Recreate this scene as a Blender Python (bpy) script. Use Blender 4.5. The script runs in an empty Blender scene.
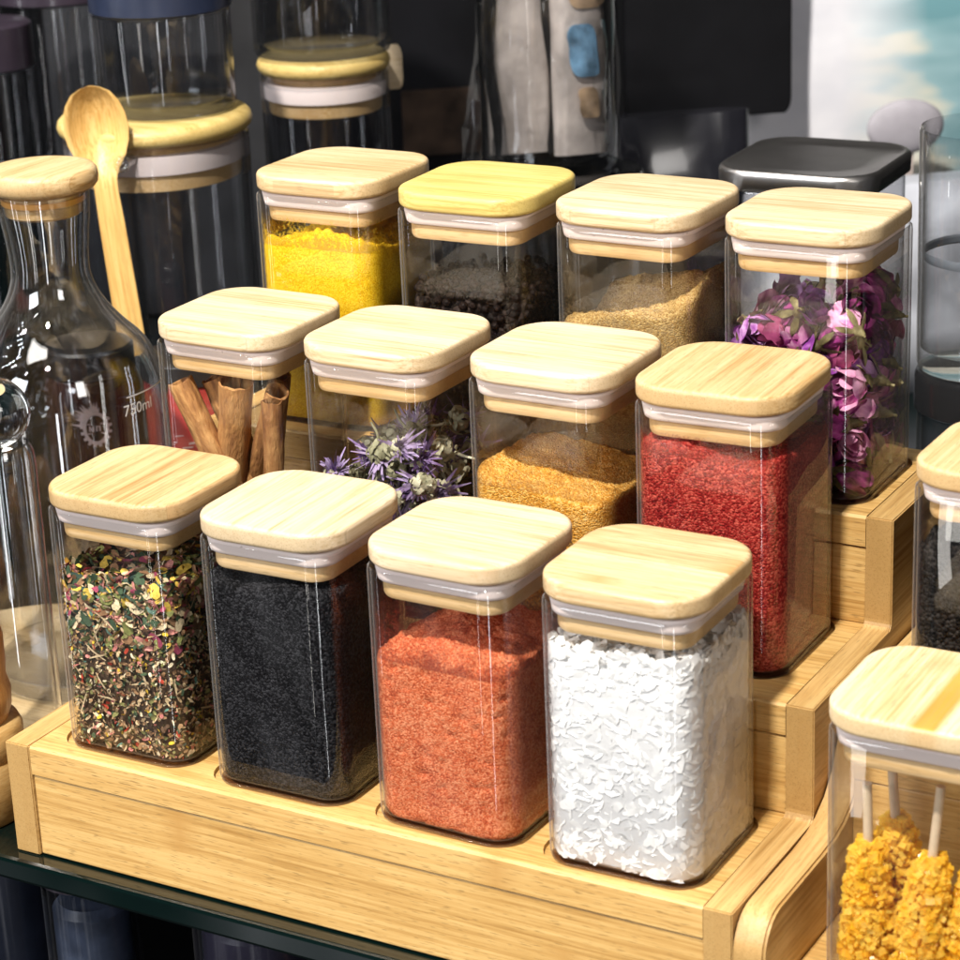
import bpy, bmesh, math, random
from mathutils import Vector, Matrix, noise, Euler
random.seed(11)
R = math.radians
PI = math.pi
sc = bpy.context.scene
COL = sc.collection

# ------------------------------------------------------------------ mesh helpers
class MB:
    def __init__(s):
        s.v = []; s.f = []; s.c = []          # vertices, faces, per-face colour
        s.m = []; s.mi = 0
    def add(s, vs, fs, col=None):
        o = len(s.v); s.v += [tuple(p) for p in vs]
        for f in fs:
            s.f.append(tuple(o + i for i in f)); s.c.append(col); s.m.append(s.mi)
    def loft(s, rings, cap0=True, cap1=True, closed=False, col=None):
        n = len(rings[0]); vs = [p for r in rings for p in r]; fs = []
        m = len(rings)
        for k in range(m if closed else m - 1):
            a, b = k * n, ((k + 1) % m) * n
            for i in range(n):
                j = (i + 1) % n
                fs.append((a + i, a + j, b + j, b + i))
        if not closed and cap0: fs.append(tuple(reversed(range(n))))
        if not closed and cap1: fs.append(tuple(range((m - 1) * n, m * n)))
        s.add(vs, fs, col)
    def box(s, c, d, rot=None, col=None):
        x, y, z = d[0] / 2, d[1] / 2, d[2] / 2
        vs = [Vector((i * x, j * y, k * z)) for k in (-1, 1) for j in (-1, 1) for i in (-1, 1)]
        if rot is not None: vs = [rot @ v for v in vs]
        s.add([v + Vector(c) for v in vs], [(0, 2, 3, 1), (4, 5, 7, 6), (0, 1, 5, 4), (2, 6, 7, 3), (0, 4, 6, 2), (1, 3, 7, 5)], col)
    def tube(s, pts, rad, n=10, col=None):
        rings = []
        for k, p in enumerate(pts):
            p = Vector(p)
            d = (Vector(pts[min(k + 1, len(pts) - 1)]) - Vector(pts[max(k - 1, 0)])).normalized()
            up = Vector((0, 0, 1)) if abs(d.z) < .9 else Vector((1, 0, 0))
            a = d.cross(up).normalized(); b = d.cross(a)
            r = rad[k] if isinstance(rad, (list, tuple)) else rad
            rings.append([p + a * r * math.cos(2 * PI * i / n) + b * r * math.sin(2 * PI * i / n) for i in range(n)])
        s.loft(rings, col=col)
    def mesh(s, name, smooth=35):
        me = bpy.data.meshes.new(name)
        me.from_pydata(s.v, [], s.f)
        if any(c is not None for c in s.c):
            ca = me.color_attributes.new('Col', 'FLOAT_COLOR', 'CORNER')
            dat = []
            for p, c in zip(me.polygons, s.c):
                cc = c if c is not None else (1, 1, 1)
                dat += [cc[0], cc[1], cc[2], 1.0] * p.loop_total
            ca.data.foreach_set('color', dat)
        if smooth:
            me.polygons.foreach_set('use_smooth', [True] * len(me.polygons))
            me.set_sharp_from_angle(angle=R(smooth))
        return me
    def normals(s, me):
        b = bmesh.new(); b.from_mesh(me); bmesh.ops.recalc_face_normals(b, faces=b.faces[:]); b.to_mesh(me); b.free()
        return me
    def build(s, name, mat, parent=None, loc=(0, 0, 0), rot=(0, 0, 0), smooth=35, fix=True):
        me = s.mesh(name, 0)
        if fix: s.normals(me)
        if smooth:
            me.polygons.foreach_set('use_smooth', [True] * len(me.polygons))
            me.set_sharp_from_angle(angle=R(smooth))
        for m_ in (mat if isinstance(mat, (list, tuple)) else [mat]): me.materials.append(m_)
        if isinstance(mat, (list, tuple)): me.polygons.foreach_set('material_index', s.m)
        return put(name, me, parent, loc, rot)

def put(name, me, parent=None, loc=(0, 0, 0), rot=(0, 0, 0)):
    o = bpy.data.objects.new(name, me); COL.objects.link(o)
    o.location = loc; o.rotation_euler = rot
    if parent: o.parent = parent
    return o
def tag(o, label=None, cat=None, group=None, kind=None):
    if label: o['label'] = label
    if cat: o['category'] = cat
    if group: o['group'] = group
    if kind: o['kind'] = kind
    return o
def thing(name, label, cat, loc=(0, 0, 0), rotz=0, group=None):
    o = bpy.data.objects.new(name, None); COL.objects.link(o)
    o.empty_display_size = .02
    o.location = loc; o.rotation_euler = (0, 0, rotz)
    return tag(o, label, cat, group)
def rsq(s, r, z, n=10, c=(0, 0)):
    r = min(r, s / 2 - 1e-5); out = []
    for cx, cy, a0 in ((1, 1, 0), (-1, 1, 90), (-1, -1, 180), (1, -1, 270)):
        for k in range(n):
            a = R(a0 + 90 * k / (n - 1))
            out.append(Vector((c[0] + cx * (s / 2 - r) + r * math.cos(a), c[1] + cy * (s / 2 - r) + r * math.sin(a), z)))
    return out
def circ(r, z, n=64, c=(0, 0)):
    return [Vector((c[0] + r * math.cos(2 * PI * i / n), c[1] + r * math.sin(2 * PI * i / n), z)) for i in range(n)]

# ------------------------------------------------------------------ materials
class N:
    def __init__(s, name):
        s.mat = bpy.data.materials.new(name); s.mat.use_nodes = True
        s.t = s.mat.node_tree; s.t.nodes.clear()
        s.out = s.t.nodes.new('ShaderNodeOutputMaterial')
    def n(s, kind, **kw):
        nd = s.t.nodes.new('ShaderNode' + kind)
        for k, v in kw.items():
            if k.startswith('i_'):
                key = k[2:]; key = int(key) if key.isdigit() else key.replace('_', ' ')
                if hasattr(v, 'node'): s.t.links.new(v, nd.inputs[key])
                else: nd.inputs[key].default_value = v
            else: setattr(nd, k, v)
        return nd
    def math(s, op, a, b=0.0, c=None, clamp=False):
        nd = s.n('Math', operation=op, use_clamp=clamp)
        for i, v in enumerate((a, b, c)):
            if v is None: continue
            if hasattr(v, 'node'): s.t.links.new(v, nd.inputs[i])
            else: nd.inputs[i].default_value = v
        return nd.outputs[0]
    def mix(s, f, a, b, blend='MIX'):
        nd = s.n('Mix', data_type='RGBA', blend_type=blend)
        for i, v in ((0, f), (6, a), (7, b)):
            if hasattr(v, 'node'): s.t.links.new(v, nd.inputs[i])
            elif i == 0: nd.inputs[0].default_value = v
            else: nd.inputs[i].default_value = (v[0], v[1], v[2], 1)
        return nd.outputs[2]
    def ramp(s, f, stops, interp='LINEAR'):
        nd = s.n('ValToRGB'); s.t.links.new(f, nd.inputs[0]); e = nd.color_ramp.elements
        nd.color_ramp.interpolation = interp
        while len(e) > 1: e.remove(e[0])
        for i, (p, c) in enumerate(stops):
            el = e[0] if i == 0 else e.new(p)
            el.position = p; el.color = (c[0], c[1], c[2], 1)
        return nd.outputs[0]
    def rng(s, v, a, b, c, d):
        return s.n('MapRange', i_0=v, i_1=a, i_2=b, i_3=c, i_4=d).outputs[0]
    def end(s, sh):
        s.t.links.new(sh, s.out.inputs[0]); return s.mat
    def coords(s, shift=7.0):
        tc = s.n('TexCoord').outputs['Object']
        if not shift: return tc
        rnd = s.n('ObjectInfo').outputs['Random']
        k = s.math('MULTIPLY', rnd, shift)
        cb = s.n('CombineXYZ', i_0=k, i_1=k, i_2=k)
        return s.n('VectorMath', operation='ADD', i_0=tc, i_1=cb.outputs[0]).outputs[0]
    def scaled(s, v, sc3):
        return s.n('VectorMath', operation='MULTIPLY', i_0=v, i_1=sc3).outputs[0]

def plain(name, c, rough=.5, metal=0, spec=.5, var=.12, vs=60, bump=0, bs=300, coat=0):
    m = N(name); co = m.coords()
    nz = m.n('TexNoise', i_Vector=co, i_Scale=vs, i_Detail=4.0).outputs['Fac']
    c2 = tuple(min(1, x * (1 + var)) for x in c); c1 = tuple(x * (1 - var) for x in c)
    colr = m.ramp(nz, [(.3, c1), (.7, c2)])
    p = m.n('BsdfPrincipled', i_Base_Color=colr, i_Roughness=rough, i_Metallic=metal)
    p.inputs['Specular IOR Level'].default_value = spec
    p.inputs['Coat Weight'].default_value = coat; p.inputs['Coat Roughness'].default_value = .05
    if bump:
        b = m.n('TexNoise', i_Vector=co, i_Scale=bs, i_Detail=5.0).outputs['Fac']
        m.t.links.new(m.n('Bump', i_Height=b, i_Strength=bump, i_Distance=.001).outputs[0], p.inputs['Normal'])
    return m.end(p.outputs[0])

def bamboo(name, light, mid, dark, knot, axis='x', w=.0075, w2=.03, rough=.42, knots=.3, spots=1.0, band=None):
    m = N(name); co = m.coords()
    sep = m.n('SeparateXYZ', i_0=co).outputs
    ax = 'xyz'.index(axis); oth = [i for i in range(3) if i != ax]
    g = sep[ax]; a, b = sep[oth[0]], sep[oth[1]]
    fa = m.math('FLOOR', m.math('DIVIDE', a, w)); fb = m.math('FLOOR', m.math('DIVIDE', b, w2))
    cell = m.n('TexWhiteNoise', noise_dimensions='2D')
    m.t.links.new(m.n('CombineXYZ', i_0=fa, i_1=fb).outputs[0], cell.inputs['Vector'])
    cv = cell.outputs['Value']
    s3 = [0, 0, 0]; s3[ax] = 16; s3[oth[0]] = 620; s3[oth[1]] = 620
    fib = m.n('TexNoise', i_Vector=m.scaled(co, tuple(s3)), i_Scale=1.0, i_Detail=3.0, i_Roughness=.6).outputs['Fac']
    s4 = [0, 0, 0]; s4[ax] = 130; s4[oth[0]] = 1700; s4[oth[1]] = 1700
    por = m.n('TexNoise', i_Vector=m.scaled(co, tuple(s4)), i_Scale=1.0, i_Detail=1.0).outputs['Fac']
    s5 = [0, 0, 0]; s5[ax] = 9; s5[oth[0]] = 45; s5[oth[1]] = 45
    big = m.n('TexNoise', i_Vector=m.scaled(co, tuple(s5)), i_Scale=1.0, i_Detail=2.0).outputs['Fac']
    tone = m.math('ADD', m.math('MULTIPLY', cv, .20), m.math('ADD', m.math('MULTIPLY', fib, 1.0), m.math('SUBTRACT', m.math('MULTIPLY', big, .52), .12)))
    base = m.ramp(tone, [(.44, dark), (.66, mid), (.90, light)])
    pf = m.rng(por, .60, .72, 0, .5 * spots)
    base = m.mix(pf, base, tuple(x * .55 for x in mid))
    # node rings of the bamboo: short stained patches across a single strip
    off = m.math('MULTIPLY', cv, 37.0)
    kn = m.math('ABSOLUTE', m.math('SUBTRACT', m.math('FRACT', m.math('ADD', m.math('MULTIPLY', g, 3.3), off)), .5))
    kn = m.math('MULTIPLY', m.rng(kn, .0, .045, 1, 0), m.rng(fib, .3, .6, .35, 1))
    base = m.mix(m.math('MULTIPLY', kn, knots), base, knot)
    st = m.math('MULTIPLY', m.rng(cv, .93, .94, 0, 1), m.rng(big, .4, .62, 0, .55))
    base = m.mix(st, base, knot)
    # thin glue lines between strips
    fr = m.math('FRACT', m.math('DIVIDE', a, w))
    gl = m.math('MULTIPLY', m.math('LESS_THAN', fr, .035), .22)
    base = m.mix(gl, base, tuple(x * .5 for x in dark))
    if band:
        bx_ = m.n('SeparateXYZ', i_0=m.n('TexCoord').outputs['Object']).outputs[oth[0]]
        dist = m.math('ABSOLUTE', m.math('SUBTRACT', bx_, band[0]))
        bmask = m.math('MULTIPLY', m.rng(dist, band[1] * .55, band[1] * 1.1, 1, 0), m.rng(fib, .25, .6, .8, 1))
        base = m.mix(bmask, base, m.ramp(m.math('ADD', m.math('MULTIPLY', big, .8), m.math('MULTIPLY', fib, .4)), [(.35, (.30, .11, .012)), (.6, (.46, .20, .025)), (.85, (.56, .30, .06))]))
    # end grain: denser, darker, full of pores
    en = m.math('ABSOLUTE', m.n('SeparateXYZ', i_0=m.n('TexCoord').outputs['Normal']).outputs[ax])
    dots = m.n('TexVoronoi', i_Vector=m.scaled(co, (1100, 1100, 1100)), i_Scale=1.0).outputs['Distance']
    endc = m.mix(m.rng(dots, .15, .4, .55, 0), tuple(x * .86 for x in mid), tuple(x * .6 for x in dark))
    base = m.mix(m.rng(en, .55, .85, 0, .8), base, endc)
    p = m.n('BsdfPrincipled', i_Base_Color=base, i_Roughness=m.rng(fib, .3, .7, rough + .1, rough - .06))
    p.inputs['Specular IOR Level'].default_value = .4
    bp = m.n('Bump', i_Height=m.math('SUBTRACT', fib, m.math('MULTIPLY', pf, .8)), i_Strength=.16, i_Distance=.0004)
    m.t.links.new(bp.outputs[0], p.inputs['Normal'])
    return m.end(p.outputs[0])

def thin_glass(name, tint=(.985, .985, .98), edge=(.78, .74, .70), refl=1.0, rough=0.0, smear=.0022, bend=.35, edge_glow=.34):
    m = N(name)
    f = m.n('LayerWeight', i_Blend=.5).outputs['Facing']
    p5 = m.math('POWER', f, 5.4)
    fr = m.math('MULTIPLY', m.math('ADD', m.math('MULTIPLY', p5, .90), .034), refl, clamp=True)
    tr = m.mix(m.math('POWER', f, 3.0), tint, edge)
    co = m.coords()
    nz = m.n('TexNoise', i_Vector=m.scaled(co, (40, 40, 9)), i_Scale=1.0, i_Detail=4.0).outputs['Fac']
    T = m.n('BsdfTransparent', i_Color=tr)
    wob = m.n('TexNoise', i_Vector=m.scaled(co, (30, 30, 8)), i_Scale=1.0, i_Detail=1.0).outputs['Fac']
    bm = m.n('Bump', i_Height=wob, i_Strength=.25, i_Distance=.002).outputs[0]
    if bend:
        Rf = m.n('BsdfRefraction', i_Color=(.97, .96, .95, 1), i_Roughness=0.0, i_IOR=1.33)
        T = m.n('MixShader', i_0=m.n('MapRange', interpolation_type='SMOOTHSTEP', i_0=f, i_1=.50, i_2=.93, i_3=0, i_4=bend).outputs[0], i_1=T.outputs[0], i_2=Rf.outputs[0])
    G = m.n('BsdfGlossy', i_Roughness=rough, i_Normal=bm)
    mx = m.n('MixShader', i_0=fr, i_1=T.outputs[0], i_2=G.outputs[0])
    # faint smears and dust, plus a pale rim painting the bright glass edges
    D = m.n('BsdfDiffuse', i_Color=(.75, .73, .70, 1))
    mx2 = m.n('MixShader', i_0=m.math('ADD', m.rng(nz, .5, .8, .0002, smear), m.math('MULTIPLY', m.math('POWER', f, 6.0), edge_glow)), i_1=mx.outputs[0], i_2=D.outputs[0])
    return m.end(mx2.outputs[0])

def real_glass(name, c=(.96, .97, .97), rough=0.0, ior=1.45):
    m = N(name); co = m.coords()
    nz = m.n('TexNoise', i_Vector=m.scaled(co, (50, 50, 20)), i_Scale=1.0, i_Detail=1.0).outputs['Fac']
    bm = m.n('Bump', i_Height=nz, i_Strength=.12, i_Distance=.002).outputs[0]
    g = m.n('BsdfGlass', i_Color=(*c, 1), i_Roughness=rough, i_IOR=ior, i_Normal=bm)
    return m.end(g.outputs[0])

def powder(name, c1, c2, c3, scale=1500, clump=120, bump=.6, dist=.0006, rough=.95):
    m = N(name); co = m.coords(0.0)
    vo = m.n('TexVoronoi', i_Vector=co, i_Scale=scale)
    cellc = m.n('SeparateColor', i_0=vo.outputs['Color']).outputs[0]
    nz = m.n('TexNoise', i_Vector=co, i_Scale=clump, i_Detail=6.0, i_Roughness=.65).outputs['Fac']
    lg = m.n('TexNoise', i_Vector=co, i_Scale=38.0, i_Detail=5.0, i_Roughness=.7).outputs['Fac']
    t = m.math('ADD', m.math('MULTIPLY', cellc, .60), m.math('ADD', m.math('MULTIPLY', nz, .42), m.math('MULTIPLY', m.math('SUBTRACT', lg, .30), .42)))
    colr = m.ramp(t, [(.25, c1), (.55, c2), (.9, c3)])
    h = m.math('ADD', m.math('MULTIPLY', vo.outputs['Distance'], -1.0), m.math('MULTIPLY', nz, 1.6))
    p = m.n('BsdfPrincipled', i_Base_Color=colr, i_Roughness=rough,
            i_Normal=m.n('Bump', i_Height=h, i_Strength=bump, i_Distance=dist).outputs[0])
    p.inputs['Specular IOR Level'].default_value = .06
    return m.end(p.outputs[0])

def dust_film(name, c, z0, z1, dens=.55, scale=900):
    m = N(name); co = m.coords(0.0)
    z = m.n('SeparateXYZ', i_0=co).outputs[2]
    hz = m.rng(z, z0, z1, 1, 0)
    nz = m.n('TexNoise', i_Vector=co, i_Scale=scale, i_Detail=3.0).outputs['Fac']
    lo = m.n('TexNoise', i_Vector=co, i_Scale=55.0, i_Detail=4.0).outputs['Fac']
    k = m.math('ADD', m.math('MULTIPLY', nz, .55), m.math('MULTIPLY', lo, .45))
    thr = m.math('SUBTRACT', .72, m.math('MULTIPLY', hz, .28))
    f = m.n('MapRange', i_0=m.math('SUBTRACT', k, thr), i_1=-.05, i_2=.1, i_3=.03, i_4=dens).outputs[0]
    D = m.n('BsdfDiffuse', i_Color=(*c, 1)); T = m.n('BsdfTransparent')
    return m.end(m.n('MixShader', i_0=f, i_1=T.outputs[0], i_2=D.outputs[0]).outputs[0])

def attr_mat(name, rough=.8, spec=.3, vary=.25, scale=700, trans=0.0, bump=.0):
    m = N(name); a = m.n('Attribute', attribute_name='Col').outputs['Color']
    co = m.coords(0.0)
    nz = m.n('TexNoise', i_Vector=co, i_Scale=scale, i_Detail=3.0).outputs['Fac']
    v = m.rng(nz, .3, .7, 1 - vary, 1 + vary)
    c = m.n('VectorMath', operation='SCALE', i_0=a); m.t.links.new(v, c.inputs['Scale'])
    p = m.n('BsdfPrincipled', i_Base_Color=c.outputs[0], i_Roughness=rough)
    p.inputs['Specular IOR Level'].default_value = spec
    if trans:
        tl = m.n('BsdfTranslucent'); m.t.links.new(c.outputs[0], tl.inputs['Color'])
        return m.end(m.n('MixShader', i_0=trans, i_1=p.outputs[0], i_2=tl.outputs[0]).outputs[0])
    return m.end(p.outputs[0])

LB = [bamboo('lid_bamboo_pale_deep', (.66, .53, .36), (.56, .425, .255), (.36, .23, .10), (.42, .24, .09), 'y', spots=1.0),
      bamboo('lid_bamboo_pale_wide', (.66, .53, .36), (.56, .425, .255), (.36, .23, .10), (.42, .24, .09), 'x', spots=1.0),
      bamboo('lid_bamboo_honey_deep', (.60, .435, .235), (.50, .335, .155), (.32, .18, .055), (.42, .19, .04), 'y', spots=1.3),
      bamboo('lid_bamboo_yellow', (.64, .51, .19), (.55, .42, .13), (.42, .29, .07), (.42, .27, .05), 'x', spots=1.0),
      bamboo('lid_bamboo_stained', (.70, .55, .35), (.60, .44, .24), (.44, .28, .11), (.40, .16, .02), 'y', w=.011, knots=.4, spots=1.3, band=(.0065, .0066)),
      bamboo('lid_bamboo_tan', (.63, .475, .285), (.53, .37, .19), (.34, .205, .075), (.42, .20, .05), 'x', knots=.75, spots=1.3),
      bamboo('round_lid_bamboo', (.66, .50, .20), (.55, .39, .13), (.40, .26, .07), (.34, .2, .04), 'x', spots=1.2)]
PLUG = bamboo('plug_bamboo', (.74, .52, .28), (.64, .42, .19), (.50, .29, .10), (.40, .2, .06), 'x', spots=1.0)
STAND = bamboo('stand_bamboo', (.62, .40, .15), (.51, .30, .095), (.34, .175, .042), (.38, .18, .04), 'x', w=.006, w2=.025, rough=.42, spots=1.7, knots=.55)
STANDY = bamboo('stand_panel_bamboo', (.58, .38, .155), (.46, .275, .095), (.31, .165, .045), (.38, .18, .045), 'y', w=.006, w2=.025, rough=.40)
HONEY = bamboo('turned_wood', (.55, .28, .09), (.44, .19, .05), (.30, .11, .025), (.2, .07, .02), 'z', rough=.32)
SPOONW = bamboo('spoon_bamboo', (.74, .50, .20), (.62, .38, .12), (.46, .24, .06), (.35, .16, .04), 'z', w=.02, w2=.05, knots=.5, rough=.4)
GLASS = thin_glass('jar_glass')
GLASSB = thin_glass('jar_foot_glass', (.80, .68, .56), (.45, .30, .20), 1.0, bend=0)  # brown tint paints in the dark refraction along the jar base
SMOKE = thin_glass('storage_jar_glass', (.92, .925, .935), (.55, .56, .58), 1.0, smear=.002, edge_glow=.06)
CLEAR = real_glass('clear_glass')
CLEART = thin_glass('clear_vessel_glass', (.97, .975, .98), (.70, .70, .70), 2.4, smear=.002, edge_glow=.34)
def silicone():
    m = N('silicone_seal'); co = m.coords()
    nz = m.n('TexNoise', i_Vector=co, i_Scale=500.0, i_Detail=2.0).outputs['Fac']
    c = m.mix(m.rng(nz, .70, .76, 0, .6), (.74, .635, .60), (.30, .21, .18))
    p = m.n('BsdfPrincipled', i_Base_Color=c, i_Roughness=.6)
    p.inputs['Specular IOR Level'].default_value = .15
    p.inputs['Subsurface Weight'].default_value = .10
    p.inputs['Subsurface Radius'].default_value = (.002, .0015, .0012)
    return m.end(p.outputs[0])
SEAL = silicone()

# ------------------------------------------------------------------ square spice jar
BS, BR, LS, LR, JH = .0725, .0135, .0752, .0205, .131
def glass_body_mesh():
    b = MB()
    prof = [(BS - .006, .0), (BS - .0022, .0006), (BS - .0004, .0024), (BS, .005), (BS, .1175), (BS - .0004, .1195), (BS - .002, .1203),
            (BS - .0026, .1195), (BS - .0028, .1175), (BS - .0028, .0052), (BS - .0040, .0034), (BS - .009, .0027)]
    b.loft([rsq(s, max(BR - (BS - s) / 2, .006), z, 12) for s, z in prof])
    return b
def glass_foot_mesh():
    b = MB(); prof = [(BS - .010, .0006), (BS - .0036, .0007), (BS - .0020, .0013), (BS - .0034, .0019), (BS - .010, .0021)]
    b.loft([rsq(s, BR - (BS - s) / 2, z, 12) for s, z in prof]); return b
def lid_mesh():
    b = MB(); z1, z0 = JH, JH - .0090; prof = []
    for k in range(6):
        a = R(90 * k / 5); prof.append((LS - .0040 + .0040 * math.sin(a), z0 + .0022 - .0022 * math.cos(a)))
    for k in range(7):
        a = R(90 * k / 6); prof.append((LS - .0044 + .0044 * math.cos(a), z1 - .0022 + .0022 * math.sin(a)))
    prof.append((LS - .008, z1 + .0001))
    b.loft([rsq(s, LR - (LS - s) / 2, z, 12) for s, z in prof]); return b
def seal_mesh():
    b = MB()
    prof = [(.058, .1141), (.0642, .1142), (.0652, .1146), (.0658, .1160), (.0664, .1178), (.0670, .1196), (.0672, .1206), (.0664, .1210), (.0640, .1212), (.058, .1213)]
    b.loft([rsq(s, .0125 - (.068 - s) / 2, z, 12) for s, z in prof]); return b
def plug_mesh():
    b = MB()
    prof = [(.0575, .1062), (.0602, .1066), (.0614, .1078), (.0617, .1100), (.0617, .1132), (.0600, .1140), (.0570, .1141), (.0570, .1214), (.0640, .1216), (.0640, .1222)]
    b.loft([rsq(s, .0105 - (.0617 - s) / 2, z, 12) for s, z in prof]); return b

JLAB = {}
proto = {}
def jar(key, loc, rotz, label, lid):
    t = thing('spice_jar', label, 'jar', loc, rotz, 'square glass spice jars with bamboo lids')
    if not proto:
        o = glass_body_mesh().build('glass_body', GLASS, t, smooth=50); proto['g'] = o
        f = glass_foot_mesh().build('glass_foot', GLASSB, o, smooth=50); proto['f'] = f
        l = lid_mesh().build('lid', LB[lid], t, smooth=60); proto['l'] = l
        s = seal_mesh().build('silicone_seal', SEAL, l, smooth=60); proto['s'] = s
        p = plug_mesh().build('lid_plug', PLUG, l, smooth=40); proto['p'] = p
    else:
        o = proto['g'].copy(); COL.objects.link(o); o.parent = t
        f = proto['f'].copy(); COL.objects.link(f); f.parent = o
        l = proto['l'].copy(); COL.objects.link(l); l.parent = t
        s = proto['s'].copy(); COL.objects.link(s); s.parent = l
        p = proto['p'].copy(); COL.objects.link(p); p.parent = l
    l.material_slots[0].link = 'OBJECT'; l.material_slots[0].material = LB[lid]
    q = random.Random(key); l.rotation_euler = (R(q.uniform(-.25, .25)), R(q.uniform(-.25, .25)), R(q.uniform(-1.2, 1.2)))
    return t

JARS = {  # location, rotation, lid wood
 'A': ((.0000, .0005, 0), .4, 2), 'B': ((.0870, -.0013, 0), .5, 0), 'C': ((.1749, -.0018, 0), -1.6, 1), 'D': ((.2595, -.0020, 0), .65, 5),
 'E': ((-.0019, .0949, .0534), -.1, 1), 'F': ((.0845, .0936, .0534), -.2, 1), 'G': ((.1713, .0974, .0534), -.5, 1), 'H': ((.2554, .0968, .0534), .4, 2),
 'I': ((.0002, .1842, .1068), .3, 5), 'J': ((.0872, .1793, .1068), .4, 3), 'K': ((.1747, .1802, .1068), 0, 1), 'L': ((.2610, .1810, .1068), .5, 1),
 'M': ((.3850, .0000, -.0350), 1.0, 4), 'N': ((.3860, .0920, .0350), .3, 2)}
JL = {'A': 'square glass jar of mixed herbal tea at the left end of the front row',
 'B': 'square glass jar full of fine black seeds in the front row',
 'C': 'square glass jar two thirds full of orange red powder in the front row',
 'D': 'square glass jar packed with white flakes at the right end of the front row',
 'E': 'square glass jar holding rolled cinnamon sticks on the middle step',
 'F': 'square glass jar of dried purple and grey green flowers on the middle step',
 'G': 'square glass jar half full of orange granules on the middle step',
 'H': 'square glass jar full of dark red powder on the middle step',
 'I': 'square glass jar of bright yellow powder on the top step',
 'J': 'square glass jar of black peppercorns under a yellowish bamboo lid',
 'K': 'square glass jar with sloping heap of tan brown powder on the top step',
 'L': 'square glass jar of dried magenta rosebuds at the right end of the top step',
 'M': 'square glass jar of amber rock candy sticks under an orange streaked lid',
 'N': 'square glass jar of black granules behind the rock candy jar'}
for k, (l, r, w) in JARS.items(): jar(k, l, R(r), JL[k], w)

# ------------------------------------------------------------------ jar fillings
CS, CR = .0692, .0121
def fnoise(p, s, o=3):
    return noise.fractal(Vector(p) * s, 1.0, 2.0, o)
def even(pts, n):
    L = [0]; m = len(pts)
    for i in range(m): L.append(L[-1] + (pts[(i + 1) % m] - pts[i]).length)
    out = []; j = 0
    for k in range(n):
        t = L[-1] * k / n
        while L[j + 1] < t: j += 1
        f = (t - L[j]) / max(1e-9, L[j + 1] - L[j]); out.append(pts[j].lerp(pts[(j + 1) % m], f))
    return out
def heap(name, key, mat, ztop, label, cat, rough=.0006, dents=.0, shrink=.0, nside=52, rsc=500):
    """a body of loose powder: rounded-square walls against the glass and an uneven top"""
    loc, rz, _ = JARS[key]; b = MB(); rings = []
    out = even(rsq(CS - shrink, CR, 0, 14), 132)
    zmin = .0032
    def zt(x, y): return ztop(x, y) + rough * 2.2 * fnoise((x, y, loc[0]), 160) + rough * fnoise((x, y, loc[0] + 3), 700)
    for k in range(nside + 1):
        f = k / nside; ring = []
        for p in out:
            z = zmin + (zt(p.x, p.y) - zmin) * f
            d = max(0, fnoise((p.x + loc[0] * 9, p.y, z), 230, 2) - .30) * dents * 1.6 + abs(fnoise((p.x, p.y, z + loc[0]), rsc, 2)) * rough * .35
            if f < .06: d += .0012 * (1 - f / .06) ** 2
            if f > .95: d += .0012 * ((f - .95) / .05) ** 2
            q = 1 - d / .0334
            ring.append(Vector((p.x * q, p.y * q, z)))
        rings.append(ring)
    for k in range(1, 22):
        q = .965 * (1 - k / 22) + .004
        rings.append([Vector((p.x * q, p.y * q, zt(p.x * q, p.y * q))) for p in out])
    b.loft(rings)
    o = b.build(name, mat, None, loc, (0, 0, R(rz)), smooth=60)
    return tag(o, label, cat, None, 'stuff')
def film(o, mat, z0, z1, s=.0695):
    b = MB(); b.loft([rsq(s, .0122, z0, 12), rsq(s, .0122, z1, 12)], False, False)
    return b.build('dust_film', mat, o, smooth=60)

# orange red coarse powder
C1 = powder('orange_red_powder', (.36, .055, .022), (.62, .138, .052), (.80, .30, .15), 1500, 150, .55, .0007)
o = heap('orange_red_powder', 'C', C1, lambda x, y: .083 + .004 * math.cos(x * 60) - .06 * abs(y + .01) + .02 * x * (1 if x < 0 else -.5), 'orange red coarse spice powder inside the jar second from right in front', 'spice powder', .0010, .0022)
film(o, dust_film('red_dust', (.32, .06, .035), .08, .112, .62), .079, .107)
# dark red crystals
H1 = powder('dark_red_powder', (.13, .005, .006), (.30, .016, .015), (.58, .10, .07), 1150, 90, .85, .0009, .6)
o = heap('dark_red_powder', 'H', H1, lambda x, y: .1015 - .003 * math.sin(x * 90), 'dark red granular spice filling the jar at the right end of the middle step', 'spice powder', .0007, .0004)
film(o, dust_film('dark_red_dust', (.30, .03, .025), .1, .118, .5), .1, .110)
# orange granules
G1 = powder('orange_granules', (.50, .20, .025), (.72, .34, .05), (.86, .54, .17), 1250, 80, .8, .0008, .75)
o = heap('orange_granules', 'G', G1, lambda x, y: .073 + .06 * max(-.03, -y) * .15 - .004 * x / .03, 'orange granules half filling the third jar on the middle step', 'spice granules', .0006, .0004)
film(o, dust_film('orange_dust', (.42, .22, .08), .07, .105, .40), .072, .109)
# yellow powder
I1 = powder('yellow_powder', (.60, .31, .006), (.78, .47, .01), (.88, .60, .04), 1700, 60, .35, .0005)
o = heap('yellow_powder', 'I', I1, lambda x, y: .0975 + .003 * math.sin(x * 80 + 1) - .004 * math.cos(y * 70), 'bright yellow spice powder in the leftmost jar on the top step', 'spice powder', .0012, .0006)
film(o, dust_film('yellow_dust', (.58, .36, .03), .095, .118, .7, 700), .095, .111)
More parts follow.
